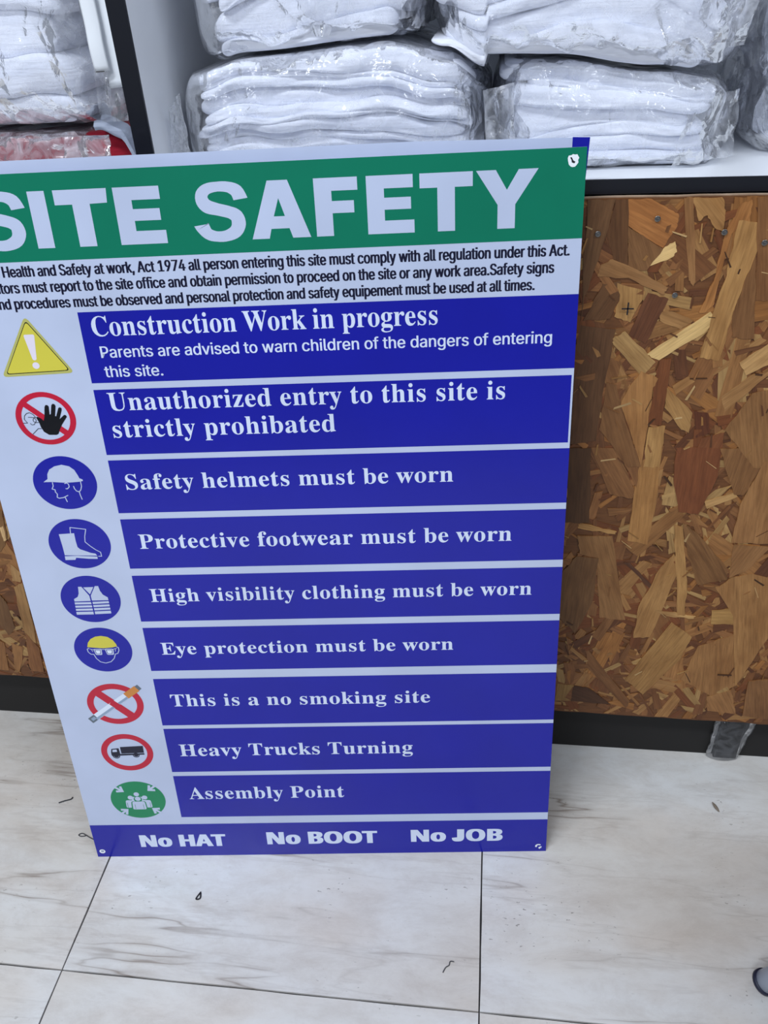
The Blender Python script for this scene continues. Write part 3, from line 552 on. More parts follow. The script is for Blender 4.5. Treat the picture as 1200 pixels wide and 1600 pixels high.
# crumpled clear plastic around the cabinet leg below the board
V = []; F = []; nx, nz = 14, 12
for j in range(nz+1):
    for i in range(nx+1):
        t = i/nx; z = .103*j/nz; wd = .030-.008*(1-j/nz)
        a = math.pi*(t*1.5-.25)
        V.append((.349-math.cos(a)*wd+.010*j/nz+.0035*noise.noise((t*6, z*60, 1)), .8165-.98-.010*max(math.sin(a), 0)+.0015*noise.noise((t*9, z*50, 8)), z+.001))
for j in range(nz):
    for i in range(nx): F.append((j*(nx+1)+i, j*(nx+1)+i+1, (j+1)*(nx+1)+i+1, (j+1)*(nx+1)+i))
link('leg_wrapping', mesh('leg_wrapping', V, F, True), M_WRAP, cab)['label'] = 'clear plastic wrapped round the cabinet leg'

# ------------------------------------------------------------------ bags of folded workwear
def fold_pack(name, label, x0, x1, y0, y1, zb, zt, n, seed, cmat=M_CLOTH, plast=M_PLASTIC, endl=.035, endr=.035, group='bagged white workwear on the shelves', finl=.02, finr=.02, amp=.9):
    rnd = random.Random(seed); loc = ((x0+x1)/2, (y0+y1)/2, min(zb(x0), zb(x1), zb((x0+x1)/2)))
    root = tag(empty(name, loc), label, 'bagged clothes', group)
    NX, NS = 84, 26; ox, oy, oz = loc
    def w(i, x): return math.exp(amp*noise.noise((x*5.5, i*7.31, seed*3.7))*1.6+ .4*noise.noise((x*17, i*3.3, seed)))*base[i]
    base = [rnd.uniform(.6, 1.5) for _ in range(n)]
    insl = [rnd.uniform(0, endl) for _ in range(n)]; insr = [rnd.uniform(0, endr) for _ in range(n)]
    fy = [rnd.uniform(0, .012) for _ in range(n)]; nose = [rnd.uniform(.006, .016) for _ in range(n)]
    for i in range(n):
        V = []; F = []
        for a in range(NX+1):
            t = a/NX; xa = x0+insl[i]; xb = x1-insr[i]
            tt = (1-math.cos(math.pi*t))/2*.6+.4*t
            x = xa+(xb-xa)*tt
            ws = [w(k, x) for k in range(n)]; S = sum(ws); lo = sum(ws[:i])/S; hi = lo+ws[i]/S
            B, Tp = zb(x), zt(x); z0 = B+(Tp-B)*lo; z1 = B+(Tp-B)*hi
            ov = .0022; z0 = max(z0-ov, B); z1 += ov*.3
            e = min(1, min(tt, 1-tt)/.06); e = math.sqrt(max(0, 1-(1-e)**2))
            zc = (z0+z1)/2; hz = (z1-z0)/2*(.25+.75*e)
            plan = max(0, abs((x-ox)/((x1-x0)/2)))**6*.020
            yf = y0+fy[i]+plan+.010*noise.noise((x*9, i*5.1, seed+4))+(1-e)*.01; yb = y1-(1-e)*.02
            for s in range(NS):
                th = 2*math.pi*s/NS; c, sn = math.cos(th), math.sin(th)
                ly = nose[i]                                  # rounded nose depth
                yy = (yf+ly-ly*abs(c)**.9) if c > 0 else (yb-ly+ly*abs(c)**.8)
                hgt = math.copysign(abs(sn)**.6, sn)
                wr = .0042*noise.noise((x*16+zc*70, th*1.2, seed+i*2.7))+.0018*noise.noise((x*48+yy*15, th*3+i, seed+9))
                V.append((x-ox+wr*.3, yy-oy-wr*(1 if c > 0 else 0), zc+hz*hgt-oz+wr*.4*e))
        for a in range(NX):
            for s in range(NS): F.append((a*NS+s, a*NS+(s+1) % NS, (a+1)*NS+(s+1) % NS, (a+1)*NS+s))
        F.append(tuple(range(NS-1, -1, -1))); F.append(tuple(NX*NS+s for s in range(NS)))
        # keep above the support
        V = [(x, y, max(z, zb(x+ox)-oz+.0003)) for x, y, z in V]
        link('folded_layer', mesh('folded_layer', V, F, True), cmat, root)
    # plastic film: pillow shape that closes to a crumpled fin at both ends
    V = []; F = []; NX, NS = 110, 56
    for a in range(NX+1):
        t = a/NX; x = x0-finl+(x1-x0+finl+finr)*t
        xc = min(max(x, x0), x1); B, Tp = zb(xc), zt(xc)
        if x < x0: q = (x0-x)/max(finl, 1e-4)
        elif x > x1: q = (x-x1)/max(finr, 1e-4)
        else: q = 0
        ed = min(1, min(x-(x0-finl), (x1+finr)-x)/.045); ed = math.sqrt(max(0, 1-(1-ed)**2))
        hz = ((Tp-B)/2+.004)*(.38+.62*ed); hy = ((y1-y0)/2+.013)*(.12+.88*ed)
        zc = (B+Tp)/2+.0035-(1-ed)*(Tp-B)*.12
        for s in range(NS):
            th = 2*math.pi*s/NS; c, sn = math.cos(th), math.sin(th)
            yy = math.copysign(abs(c)**.35, c); zz = math.copysign(abs(sn)**.45, sn)
            p = Vector((x*13, th*1.7, seed*5)); r = abs(noise.noise(p))*-.011+.004
            r += (.003-abs(noise.noise(Vector((x*22+zz*2.5, th*2.6+x*9, seed))))*.010)*.7
            r -= .009*q*noise.noise((x*60, th*5, seed))
            z = zc+(hz+r)*zz
            V.append((min(max(x+r*.5, x0-finl), x1+finr)-ox, -yy*(hy+r)+(y0+y1)/2-oy, min(max(z, B+.0004 if B < .80 else B-.0005), Tp+.0025)-oz))
    for a in range(NX):
        for s in range(NS): F.append((a*NS+s, a*NS+(s+1) % NS, (a+1)*NS+(s+1) % NS, (a+1)*NS+s))
    F.append(tuple(range(NS-1, -1, -1))); F.append(tuple(NX*NS+s for s in range(NS)))
    o = link('plastic_bag', mesh('plastic_bag', V, F, True), plast, root); o['label'] = 'clear crinkled plastic film'
    return root
def interp(pts):
    def f(x):
        if x <= pts[0][0]: return pts[0][1]
        for (a, p), (b, q) in zip(pts, pts[1:]):
            if x <= b:
                t = (x-a)/(b-a); t = t*t*(3-2*t); return p+(q-p)*t
        return pts[-1][1]
    return f
SZ = .7975
topA = interp([(-.32, .865), (-.29, .888), (-.23, .900), (-.10, .908), (-.045, .897), (-.01, .880)])
topB = interp([(-.01, .890), (.05, .888), (.14, .876), (.20, .868), (.225, .850)])
joint = lambda x: (topA(x) if x < -.01 else topB(x))
fold_pack('bagged_workwear', 'bag of white folded workwear directly above the word SAFETY on the sign', -.304, -.010, .842, 1.08, lambda x: SZ, topA, 11, 3, finl=.014, finr=.006, plast=M_PLASTIC, endl=.022, endr=.022)
fold_pack('bagged_workwear', 'bag of white folded workwear resting on the shelf right of the sign corner', .000, .212, .848, 1.08, lambda x: SZ, topB, 8, 8, finl=.004, finr=.012)
fold_pack('bagged_workwear', 'white bagged workwear cut off by the top edge, left one of the upper two', -.282, -.068, .846, 1.08, lambda x: topA(x)+.006, lambda x: 1.03, 9, 14, finl=.012, finr=.004, amp=1.2)
fold_pack('bagged_workwear', 'large bag of white workwear at top right, lying over the bag on the shelf', -.060, .212, .836, 1.08, lambda x: joint(x)+.007, lambda x: 1.045, 10, 21, finl=.003, finr=.012, amp=1.2)
fold_pack('bagged_workwear', 'bag of white workwear cut off by the right edge of the photo', .252, .50, .875, 1.10, lambda x: SZ, lambda x: .93+.02*math.sin(x*30), 8, 27, finl=.016, finr=.012, plast=M_MILKY)
fold_pack('bagged_workwear', 'bag of white workwear left of the black upright, above the red garment', -.78, -.385, .838, 1.10, lambda x: .8505, lambda x: 1.02, 6, 33, finl=.004, finr=.028, amp=.5)
fold_pack('bagged_workwear', 'red garment in clear plastic under the white bag at far left', -.79, -.355, .846, 1.10, lambda x: SZ, lambda x: .841, 1, 40, cmat=M_REDCLOTH, plast=M_MILKY, finl=.004, finr=-.036, group='bagged coloured workwear on the shelf', amp=.4)

# loose film corners hanging off the bags
def film(name, pts, label, m=M_MILKY, parent=None, seed=1, sub=10, amp=.004):
    """crumpled sheet spanned by a quad a,b,c,d"""
    a, b, c, d = [Vector(p) for p in pts]; V = []; F = []
    n = sub
    nr = (b-a).cross(d-a).normalized()
    for j in range(n+1):
        for i in range(n+1):
            u, v = i/n, j/n
            p = (a*(1-u)+b*u)*(1-v)+(d*(1-u)+c*u)*v
            k = amp*(1-2*abs(noise.noise((u*3.1+v, v*2.7, seed*2.3))))*1.2+amp*.6*noise.noise((u*9, v*7, seed))
            V.append(p+nr*k)
    for j in range(n):
        for i in range(n): F.append((j*(n+1)+i, j*(n+1)+i+1, (j+1)*(n+1)+i+1, (j+1)*(n+1)+i))
    return link(name, mesh(name, V, F, True), m, parent)
bags = [o for o in COL.objects if o.name.startswith('bagged_workwear')]
def flap(root, pts, seed, m=M_MILKY, amp=.004):
    L = Vector(root.location)
    film('bag_flap', [Vector(p)-L for p in pts], None, m, root, seed, 12, amp)
flap(bags[6], [(-.425, .834, .842), (-.378, .836, .842), (-.376, .826, .806), (-.432, .824, .804)], 1, M_MILKY, .005)
flap(bags[5], [(-.38, .845, .93), (-.352, .850, .90), (-.356, .84, .853), (-.382, .835, .853)], 2, M_PLASTIC, .006)
flap(bags[0], [(-.316, .842, .860), (-.300, .836, .876), (-.296, .832, .806), (-.317, .838, .801)], 3, M_MILKY, .003)
flap(bags[1], [(.175, .839, .855), (.218, .846, .862), (.222, .845, .806), (.165, .833, .800)], 4, M_PLASTIC, .006)
flap(bags[1], [(-.012, .842, .868), (.016, .838, .874), (.020, .836, .802), (-.006, .842, .800)], 9, M_MILKY, .004)
flap(bags[2], [(-.200, .842, .985), (-.120, .842, .985), (-.150, .832, .918), (-.162, .832, .918)], 5, M_MILKY, .004)
flap(bags[3], [(.12, .831, .95), (.222, .846, .96), (.215, .842, .897), (.15, .828, .891)], 6, M_MILKY, .006)
# grey cloth edge lying over the red garment
V = []; F = []
n = 14
for i in range(n+1):
    t = i/n; x = -.394+.036*t; z = .853-.018*t**2.2-.028*max(0, t-.75)*2
    for k, (dy, dz) in enumerate(((.0, 0), (-.004, -.004), (-.002, -.0085), (.004, -.009), (.02, .002))):
        V.append((x, .846+dy, z+dz+.001*math.sin(t*9)))
for i in range(n):
    for k in range(4): F.append((i*5+k, i*5+k+1, (i+1)*5+k+1, (i+1)*5+k))
lr = bags[6].location
link('grey_collar', mesh('grey_collar', [(x-lr.x, y-lr.y, z-lr.z) for x, y, z in V], F, True), M_GREYCLOTH, bags[6])['label'] = 'grey cloth edge'

# white strips hanging in front of the left bags
strap = tag(empty('hanging_strap', (-.36, .826, .89)), 'two narrow white strips hanging beside the black upright at upper left', 'strap')
def strip(xa, xb, ztop, zbot, y, seed, lean):
    V = []; F = []; n = 26
    for i in range(n+1):
        t = i/n; z = ztop+(zbot-ztop)*t; xo = lean*t+.0012*noise.noise((t*5, seed, 0))
        yy = y+.003*noise.noise((t*4, seed, 3))
        for k, (x, d) in enumerate(((xa, 0), (xa+.002, -.0006), ((xa+xb)/2, -.0014), (xb-.002, -.0004), (xb, .0006), (xb-.001, .0012), ((xa+xb)/2, -.0002), (xa+.001, .0008))):
            V.append((x+xo+.36, yy+d-.826, z-.89+(.0015*((x-xa)/(xb-xa)) if i == n else 0)))
    for i in range(n):
        for k in range(8): F.append((i*8+k, i*8+(k+1) % 8, (i+1)*8+(k+1) % 8, (i+1)*8+k))
    F.append(tuple(range(7, -1, -1))); F.append(tuple(n*8+k for k in range(8)))
    link('strip', mesh('strip', V, F, True), M_TORN, strap)
strip(-.3725, -.3575, 1.06, .897, .822, 1, .0015)
strip(-.3600, -.3430, 1.06, .883, .828, 2, -.0025)
link('staple', box_mesh('staple', (-.0085, -.0075, .008), (-.0005, -.0065, .0088)), M_METAL, strap)

# ------------------------------------------------------------------ sign boards (local frame: x along the sheet, y up the sheet, z out of its face)
def frame(A, e, v):
    e = Vector(e).normalized(); v = Vector(v).normalized(); n = e.cross(v)
    return Matrix(((e.x, v.x, n.x, A[0]), (e.y, v.y, n.y, A[1]), (e.z, v.z, n.z, A[2]), (0, 0, 0, 1)))
YAW, LEAN = math.radians(5.7177), math.radians(8.6755)
e = Vector((math.cos(YAW), math.sin(YAW), 0)); nn = Vector((-math.sin(YAW), math.cos(YAW), 0))
v = nn*math.sin(LEAN)+Vector((0, 0, math.cos(LEAN)))
SW, SH = 594.0, 841.5
def warp(p):
    u, q = p; return (u, q-4.0*max(0, math.sin(math.pi*min(max(q/SH, 0), 1)))*(u/SW))
def sheet(name, w_, h_, t, nx, nz, mat, parent):
    V = []; F = []; m = 1e-3
    for z in (0, -t):
        for j in range(nz+1):
            for i in range(nx+1): V.append((w_*m*i/nx, h_*m*j/nz, z*m))
    B = (nx+1)*(nz+1)
    for j in range(nz):
        for i in range(nx):
            a = j*(nx+1)+i; F.append((a, a+1, a+nx+2, a+nx+1)); F.append((B+a, B+a+nx+1, B+a+nx+2, B+a+1))
    for i in range(nx):
        F.append((i+1, i, B+i, B+i+1)); a = nz*(nx+1)+i; F.append((a, a+1, B+a+1, B+a))
    for j in range(nz):
        a = j*(nx+1); F.append((a, a+nx+1, B+a+nx+1, B+a)); a += nx; F.append((a+nx+1, a, B+a, B+a+nx+1))
    return link(name, mesh(name, V, F), mat, parent)
def flat(name, polys, z, mat, parent, wp=True, step=.004):
    """polys: list of [outer, hole, hole...] in millimetres -> one printed shape"""
    V = []; F = []
    for ip, P in enumerate(polys):
        L = [[Vector((*(warp(p) if wp else p), 0))*1e-3 for p in ring] for ring in P]
        b = len(V); tri = tessellate_polygon(L)
        for ring in L:
            for q in ring: V.append((q.x, q.y, (z+step*(ip % 7))*1e-3))
        for t in tri:
            a, b_, c = (V[b+i] for i in t)
            cr = (b_[0]-a[0])*(c[1]-a[1])-(b_[1]-a[1])*(c[0]-a[0])
            F.append(tuple(b+i for i in (t if cr > 0 else t[::-1])))
    return link(name, mesh(name, V, F), mat, parent)
def area(P): return sum(P[i-1][0]*P[i][1]-P[i][0]*P[i-1][1] for i in range(len(P)))/2
def inside(p, P):
    r = False
    for i in range(len(P)):
        a, b = P[i-1], P[i]
        if (a[1] > p[1]) != (b[1] > p[1]) and p[0] < (b[0]-a[0])*(p[1]-a[1])/(b[1]-a[1])+a[0]: r = not r
    return r
def glyph(font, ch):
    adv, s = font[ch]
    if not s: return adv, []
    C = [[tuple(float(k) for k in q.split(',')) for q in c.split()] for c in s.split('|')]
    C = [c for c in C if len(c) > 2]
    big = max(C, key=lambda c: abs(area(c))); sg = math.copysign(1, area(big))
    outer = [c for c in C if area(c)*sg > 0]; holes = [c for c in C if area(c)*sg < 0]
    res = [[o_] for o_ in outer]
    for h in holes:
        c = [k for k in res if inside(h[0], k[0])]
        if c: min(c, key=lambda k: abs(area(k[0]))).append(h)
    return adv, res
def text(name, s, font, u0, u1, base, cap, mat, parent, z, track=0, bold=0, prefix='', wp=True):
    """u0..u1: extent of s; an out-of-frame prefix runs on to the left of u0"""
    x = 0; items = []
    full = prefix+s; xs = 0
    for i, ch in enumerate(full):
        if i == len(prefix): xs = x
        adv, g = glyph(font, ch)
        items.append((x, g)); x += adv+track
    H = max(p[1] for p in glyph(font, 'H' if 'H' in font else 'T')[1][0][0])
    mn = min(p[0]+a for a, g in items[len(prefix):] for G in g for p in G[0]); mxx = max(p[0]+a for a, g in items for G in g for p in G[0])
    sx = (u1-u0-2*bold)/(mxx-mn); sy = cap/H
    polys = []
    for a, g in items:
        for G in g:
            for d in ((0,) if not bold else (-bold, 0, bold)):
                polys.append([[(u0+bold+(p[0]+a-mn)*sx+d, base+p[1]*sy) for p in ring] for ring in G])
    return flat(name, polys, z, mat, parent, wp)
def ell(cx, cy, rx, ry, n=56, rot=0):
    return [(cx+rx*math.cos(2*math.pi*i/n+rot), cy+ry*math.sin(2*math.pi*i/n+rot)) for i in range(n)]
def stroke(pts, wd):
    """list of polygons following an open line with round joints"""
    out = []; r = wd/2
    for a, b in zip(pts, pts[1:]):
        dx, dy = b[0]-a[0], b[1]-a[1]; L = math.hypot(dx, dy)+1e-9; nx, ny = -dy/L*r, dx/L*r
        out.append([[(a[0]+nx, a[1]+ny), (a[0]-nx, a[1]-ny), (b[0]-nx, b[1]-ny), (b[0]+nx, b[1]+ny)]])
    for p in pts: out.append([ell(p[0], p[1], r, r, 10)])
    return out
def arc(cx, cy, rx, ry, a0, a1, n=14):
    return [(cx+rx*math.cos(math.radians(a0+(a1-a0)*i/n)), cy+ry*math.sin(math.radians(a0+(a1-a0)*i/n))) for i in range(n+1)]
def band(name, x0, x1, yb, yt, mat, parent, z=.12):
    n = 12; P = [(x0+(x1-x0)*i/n, yb) for i in range(n+1)]+[(x1-(x1-x0)*i/n, yt) for i in range(n+1)]
    return flat(name, [[P]], z, mat, parent)

A = Vector((-.49911, .58359, 0))
sign = tag(empty('safety_sign'), 'large green and blue site safety sign leaning on the cabinet, in front', 'sign')
sign.matrix_world = frame(A, e, v)
board = sheet('board', SW, SH, 3, 12, 16, M_WHITE, sign)
hb = flat('heading_band', [[[(0, 766.4), (SW, 766.4), (SW, SH), (0, SH)]]], .12, M_GREEN, sign, False)
bt, tp = 777.5, 826.3
site = [
 [[(99.8, tp), (115.4, tp), (115.4, bt), (99.8, bt)]],
 [[(123, tp), (171.5, tp), (170.5, 814.2), (154.6, 813.8), (154.6, bt), (138.7, bt), (138.7, 813.8), (123, 813.8)]],
 [[(177, tp), (218.6, tp), (218.6, 815.3), (192.7, 815.3), (192.7, 807.7), (216.8, 807.7), (216.8, 797.7), (192.7, 797.7), (192.7, 789), (219.8, 789), (219.8, bt), (177, bt)]],
 [[(297.4, bt), (315.2, tp), (333.2, tp), (350.8, bt), (334.4, bt), (331.8, 785.8), (315.4, 785.8), (313, bt)], [(318.6, 796.3), (328.6, 796.3), (324.0, 811.5)]],
 [[(356.1, tp), (394.7, tp), (394.7, 815.5), (371.5, 815.5), (371.5, 807), (391.0, 807), (391.0, 796.8), (371.5, 796.8), (371.5, bt), (356.1, bt)]],
 [[(402.5, tp), (443.6, tp), (443.6, 815.5), (418.0, 815.5), (418.0, 807.8), (441.6, 807.8), (441.6, 797.8), (418.0, 797.8), (418.0, 788.6), (444.2, 788.6), (444.2, bt), (402.5, bt)]],
 [[(449.5, tp), (496.1, tp), (496.1, 814.2), (480.4, 814.2), (480.4, bt), (465.0, bt), (465.0, 814.2), (449.5, 814.2)]],
 [[(498.9, tp), (516.1, tp), (526.0, 809.8), (536.0, tp), (553.1, tp), (533.6, 797.6), (533.6, bt), (518.1, bt), (518.1, 797.6)]]]
def bigS(x0, x1, y0, y1):
    c = [(.93, .70), (.86, .83), (.70, .90), (.48, .915), (.27, .885), (.155, .80), (.15, .69), (.24, .60), (.45, .545), (.68, .49), (.81, .42), (.84, .30), (.76, .175), (.57, .105), (.36, .10), (.18, .155), (.07, .30)]
    wd = [.27, .25, .19, .17, .19, .23, .25, .25, .22, .22, .26, .27, .24, .20, .19, .22, .29]
    # smooth the centre line
    def cr(a, b, c_, d, t): return .5*((2*b)+(-a+c_)*t+(2*a-5*b+4*c_-d)*t*t+(-a+3*b-3*c_+d)*t**3)
    L = []; Rr = []; n = len(c); S = []
    for i in range(n-1):
        for k in range(4):
            t = k/4; q = [c[max(i-1, 0)], c[i], c[i+1], c[min(i+2, n-1)]]
            S.append((cr(*[p[0] for p in q], t), cr(*[p[1] for p in q], t), wd[i]+(wd[i+1]-wd[i])*t))
    S.append((*c[-1], wd[-1]))
    W_, H_ = x1-x0, y1-y0; polys = []
    P = []
    for i, (x, y, wv) in enumerate(S):
        a = S[max(i-1, 0)]; b = S[min(i+1, len(S)-1)]
        dx, dy = (b[0]-a[0])*W_, (b[1]-a[1])*H_; L_ = math.hypot(dx, dy)
        if i == 0: dx, dy, L_ = -.12, 1, 1.007
        if i == len(S)-1: dx, dy, L_ = -.12, 1, 1.007
        r = wv/2*H_*.92; px, py = x0+x*W_, y0+y*H_
        P.append(((px-dy/L_*r, py+dx/L_*r), (px+dy/L_*r, py-dx/L_*r)))
    for a, b in zip(P, P[1:]): polys.append([[a[0], a[1], b[1], b[0]]])
    return polys
for k in site: flat('letter', [k], .24, M_WHITE, hb, False)
for k in (48, 249.5): flat('letter', bigS(k, k+44, 776.2, 827.6), .24, M_WHITE, hb, False, 0)
nt = text('notice_text', 'Health and Safety at work, Act 1974 all person entering this site must comply with all regulation under this Act.', SANS, 60.5, 583.8, 753.2, 9.9, M_INK, sign, .2, bold=.5, prefix='Under the ', track=-4)
text('notice_text', 'tors must report to the site office and obtain permission to proceed on the site or any work area.Safety signs', SANS, 54.5, 570.6, 738.6, 9.9, M_INK, sign, .2, bold=.5, prefix='All visi', track=-4)
text('notice_text', 'nd procedures must be observed and personal protection and safety equipement must be used at all times.', SANS, 50, 553.4, 723.9, 9.9, M_INK, sign, .2, bold=.5, prefix='a', track=-4)
ROWS = [(718.8, 649.6, 594), (642.8, 573.9, 592), (567.8, 507.6, 594), (500.3, 440, 594), (431, 371, 594), (362.4, 302.3, 594), (290.6, 221, 594), (215.6, 146.5, 594), (139.8, 69.6, 594)]
rows = [band('message_band', 123.2, x1, b, t, M_BLUE, sign) for t, b, x1 in ROWS]
def head(i, s, u0, u1, base, cap, track=14): return text('lettering', s, SERIF, u0, u1, base, cap, M_TEXT, rows[i], .24, track=track)
head(0, 'Construction Work in progress', 134, 463.6, 695.6, 18.8, 0)
text('lettering', 'Parents are advised to warn children of the dangers of entering', SANS, 137.8, 571.4, 674.5, 11.2, M_TEXT, rows[0], .24, bold=.28)
text('lettering', 'this site.', SANS, 138, 195.6, 655.3, 11.2, M_TEXT, rows[0], .24, bold=.28)
head(1, 'Unauthorized entry to this site is', 135.6, 528.3, 621, 18.4)
head(1, 'strictly prohibated', 134.5, 360, 592.5, 18.4)
head(2, 'Safety helmets must be worn', 137, 477, 534.6, 17.2)
head(3, 'Protective footwear must be worn', 138.8, 538.4, 464.4, 17.4)
head(4, 'High visibility clothing must be worn', 139.4, 561.8, 396.8, 16.8)
head(5, 'Eye protection must be worn', 139.8, 475.6, 325.2, 16.4)
head(6, 'This is a no smoking site', 139.2, 447.8, 249.8, 17.6)
head(7, 'Heavy Trucks Turning', 137.8, 425.2, 172.2, 18.6)
head(8, 'Assembly Point', 138.7, 336.6, 100.8, 19.4)
sb = band('slogan_band', 0, 594, 0, 57.2, M_BLUE, sign)
text('lettering', 'No HAT', HEAVY, 61.5, 175.8, 17.2, 21.2, M_TEXT, sb, .24, bold=1.3)
text('lettering', 'No BOOT', HEAVY, 230, 375, 19.0, 21.8, M_TEXT, sb, .24, bold=1.3)
text('lettering', 'No JOB', HEAVY, 418.6, 537.4, 20.2, 21.4, M_TEXT, sb, .24, bold=1.3)
# thin strip of a deeper tone along the lower band, as printed
def roundpoly(P, r, n=5):
    out = []
    for i in range(len(P)):
        a, b, c = Vector(P[i-1]), Vector(P[i]), Vector(P[(i+1) % len(P)])
        p = b+(a-b).normalized()*r; q = b+(c-b).normalized()*r
        for k in range(n+1):
            t = k/n; w_ = p*(1-t)**2+b*2*t*(1-t)+q*t*t; out.append((w_.x, w_.y))
    return out
# warning triangle
pg = flat('pictogram', [[roundpoly([(71.8, 717.5), (35.6, 658.6), (108.6, 660.8)], 6)]], .12, M_OLIVE, sign)
pg['label'] = 'yellow warning triangle with exclamation mark'
flat('rim_line', [[roundpoly([(71.8, 713.2), (40.2, 661.2), (104.4, 663.2)], 4)]], .2, M_BLACK, pg)
flat('triangle', [[roundpoly([(71.8, 711.9), (41.3, 662.0), (103.2, 663.9)], 3.6)]], .28, M_YELLOW, pg)
flat('exclamation_mark', [[roundpoly([(66.4, 699.6), (77.2, 699.6), (73.9, 674.4), (70.2, 674.4)], 2)], [ell(72, 669.2, 3.5, 3.3, 20)]], .36, M_DOT, pg)
def ringpoly(cx, cy, rx, ry, ix, iy): return [ell(cx, cy, rx, ry), ell(cx, cy, ix, iy)]
# no entry hand
pg = flat('pictogram', [ringpoly(69.2, 614.8, 30.4, 27.8, 24.4, 22.6), [[(51.6, 633.6), (47.6, 629.2), (85.5, 596.2), (89.8, 600.8)]]], .16, M_RED, sign)
pg['label'] = 'red no entry ring with black raised hand'
flat('hand', [[[(59.6, 616.0), (60.8, 617.2), (64.3, 615.3), (66.6, 612.6), (68.3, 617), (70.6, 627.0), (71.9, 628.9), (73.8, 628.9), (75.0, 627.4), (74.0, 618.9), (75.3, 619.3), (77.9, 628.6), (79.4, 630.1), (81.3, 629.6), (82.0, 627.6), (79.2, 617.2), (80.3, 617.0), (84.2, 625.4), (85.8, 626.3), (87.5, 625.3), (87.2, 623.2), (83.0, 613.8), (88.6, 618.2), (90.4, 617.8), (90.9, 616.0), (84.4, 608.2), (80.8, 602.6), (78.6, 598.4), (76.3, 597.3), (68.8, 597.6), (64.2, 601.0), (62.2, 606.0), (61.5, 611.0)]]], .26, M_BLACK, pg)
flat('face_outline', stroke([(45.4, 610.6), (49.6, 610.8), (47.2, 614.6), (48.2, 618.4), (50.8, 620.8), (54, 621.6), (57.2, 619.6), (59.2, 616.2)], .55)+stroke([(51.6, 616.8), (59, 616.2)], .5)+stroke(arc(57.4, 613.4, 1.5, 2.1, 0, 360), .5)+stroke([(52.4, 610.2), (53.6, 608.6), (56, 608.9), (57.6, 611), (61.5, 611)], .5)+stroke([(52.5, 598.9), (59.2, 604.6), (62.3, 604.4)], .55), .3, M_BLACK, pg)
# mandatory discs
def disc(cx, cy, rx, ry, m, lab):
    o = flat('pictogram', [[ell(cx, cy, rx, ry, 64)]], .12, m, sign); o['label'] = lab; return o
pg = disc(73.4, 544.0, 33.4, 30.1, M_BLUE, 'blue disc with head in helmet')
flat('helmet', [[[(50.9, 545.6), (56.0, 549.0), (57.0, 554.5), (60.2, 559.6), (66.2, 563.0), (74.1, 564.6), (81.6, 562.6), (86.2, 558.4), (88.6, 552.4), (89.6, 549.0), (92.8, 547.4), (92.6, 545.8), (88, 545.0), (75, 544.2), (60, 545.6)]]], .22, M_WHITE, pg)
flat('face_outline', stroke([(60.2, 545), (60.2, 541), (58.3, 537.6), (61.3, 536.6), (61.0, 534.2), (62.6, 531.6), (61.6, 528.0), (63.4, 526.8), (68, 527.4), (73.3, 529.8)], .95)+stroke([(69.9, 528), (71.2, 522.6)], .95)+stroke([(73.0, 543.4), (74.6, 544.2), (76.8, 542.6), (76.9, 539.6), (74.6, 537.4), (73.0, 537.6)], .95)+stroke([(90.0, 546), (90.0, 540), (88.4, 535.8), (86.2, 533.6), (83.6, 534.6), (82.0, 537.4), (81.6, 540)], .95)+stroke([(86.4, 533.4), (86.6, 530), (87.6, 525)], .95), .22, M_WHITE, pg)
pg = disc(73.8, 471.9, 33.7, 30.2, M_BLUE, 'blue disc with safety boots')
flat('boot', [[[(53.6, 484.4), (70.4, 485.2), (70.2, 476), (70.6, 468.4), (73, 465.6), (78, 463.4), (83.8, 460.8), (88.6, 459.8), (90.2, 457.2), (54.6, 458.6), (54.4, 470)]], [[(54.3, 457.4), (68, 457.6), (90, 456.0), (89.8, 453.2), (80, 453.6), (66.5, 455.2), (65.0, 452.6), (54.1, 452.6)]]], .22, M_WHITE, pg)
flat('boot_outline', stroke([(66.6, 485.4), (67.4, 492.2), (84, 489.6), (81.2, 481), (80.2, 474.4), (85, 469), (90, 464.4), (94.6, 461.4), (94.8, 456.4), (91.4, 456.4)], .85), .22, M_WHITE, pg)
pg = disc(71.6, 401.9, 33.6, 30.4, M_BLUE, 'blue disc with reflective vest')
vest = [[[(60.6, 418.4), (64.4, 418.4), (71.0, 406.6), (71.2, 399.8), (52.8, 399.4), (52.8, 402.6), (57.6, 405.4), (59.6, 409.6), (60.2, 414)]],
        [[(79.6, 418.9), (83.4, 418.9), (84.2, 413), (86.4, 407.8), (91.4, 404.0), (91.4, 400.4), (72.8, 400.2), (72.6, 406.6)]],
        [[(66.2, 417.6), (77.8, 417.8), (72.2, 408.4)]]]
for k in range(4):
    y = 398.2-k*4.2; h = 2.7 if k < 3 else 3.6
    vest.append([[(52.6-.25*k, y), (71.3, y+.1), (71.3, y-h), (52.5-.25*k, y-h)]]); vest.append([[(72.9, y+.3), (91.4, y+.9), (91.4, y+.9-h), (72.9, y+.2-h)]])
flat('vest', vest, .22, M_WHITE, pg)
pg = disc(72.3, 333.3, 33.6, 30.6, M_BLUE, 'blue disc with face in yellow cap and goggles')
flat('face_outline', stroke([(56.0, 336), (53.8, 334.6), (54.4, 330.4), (57.2, 327.4), (60.2, 327.4), (62, 321.6), (66, 316.6), (72, 314.8), (78.4, 316.6), (83.0, 321.2), (85.4, 327.2), (88.6, 328.2), (90.6, 332.4), (90.6, 336.4), (88.8, 337)], .95), .2, M_WHITE, pg)
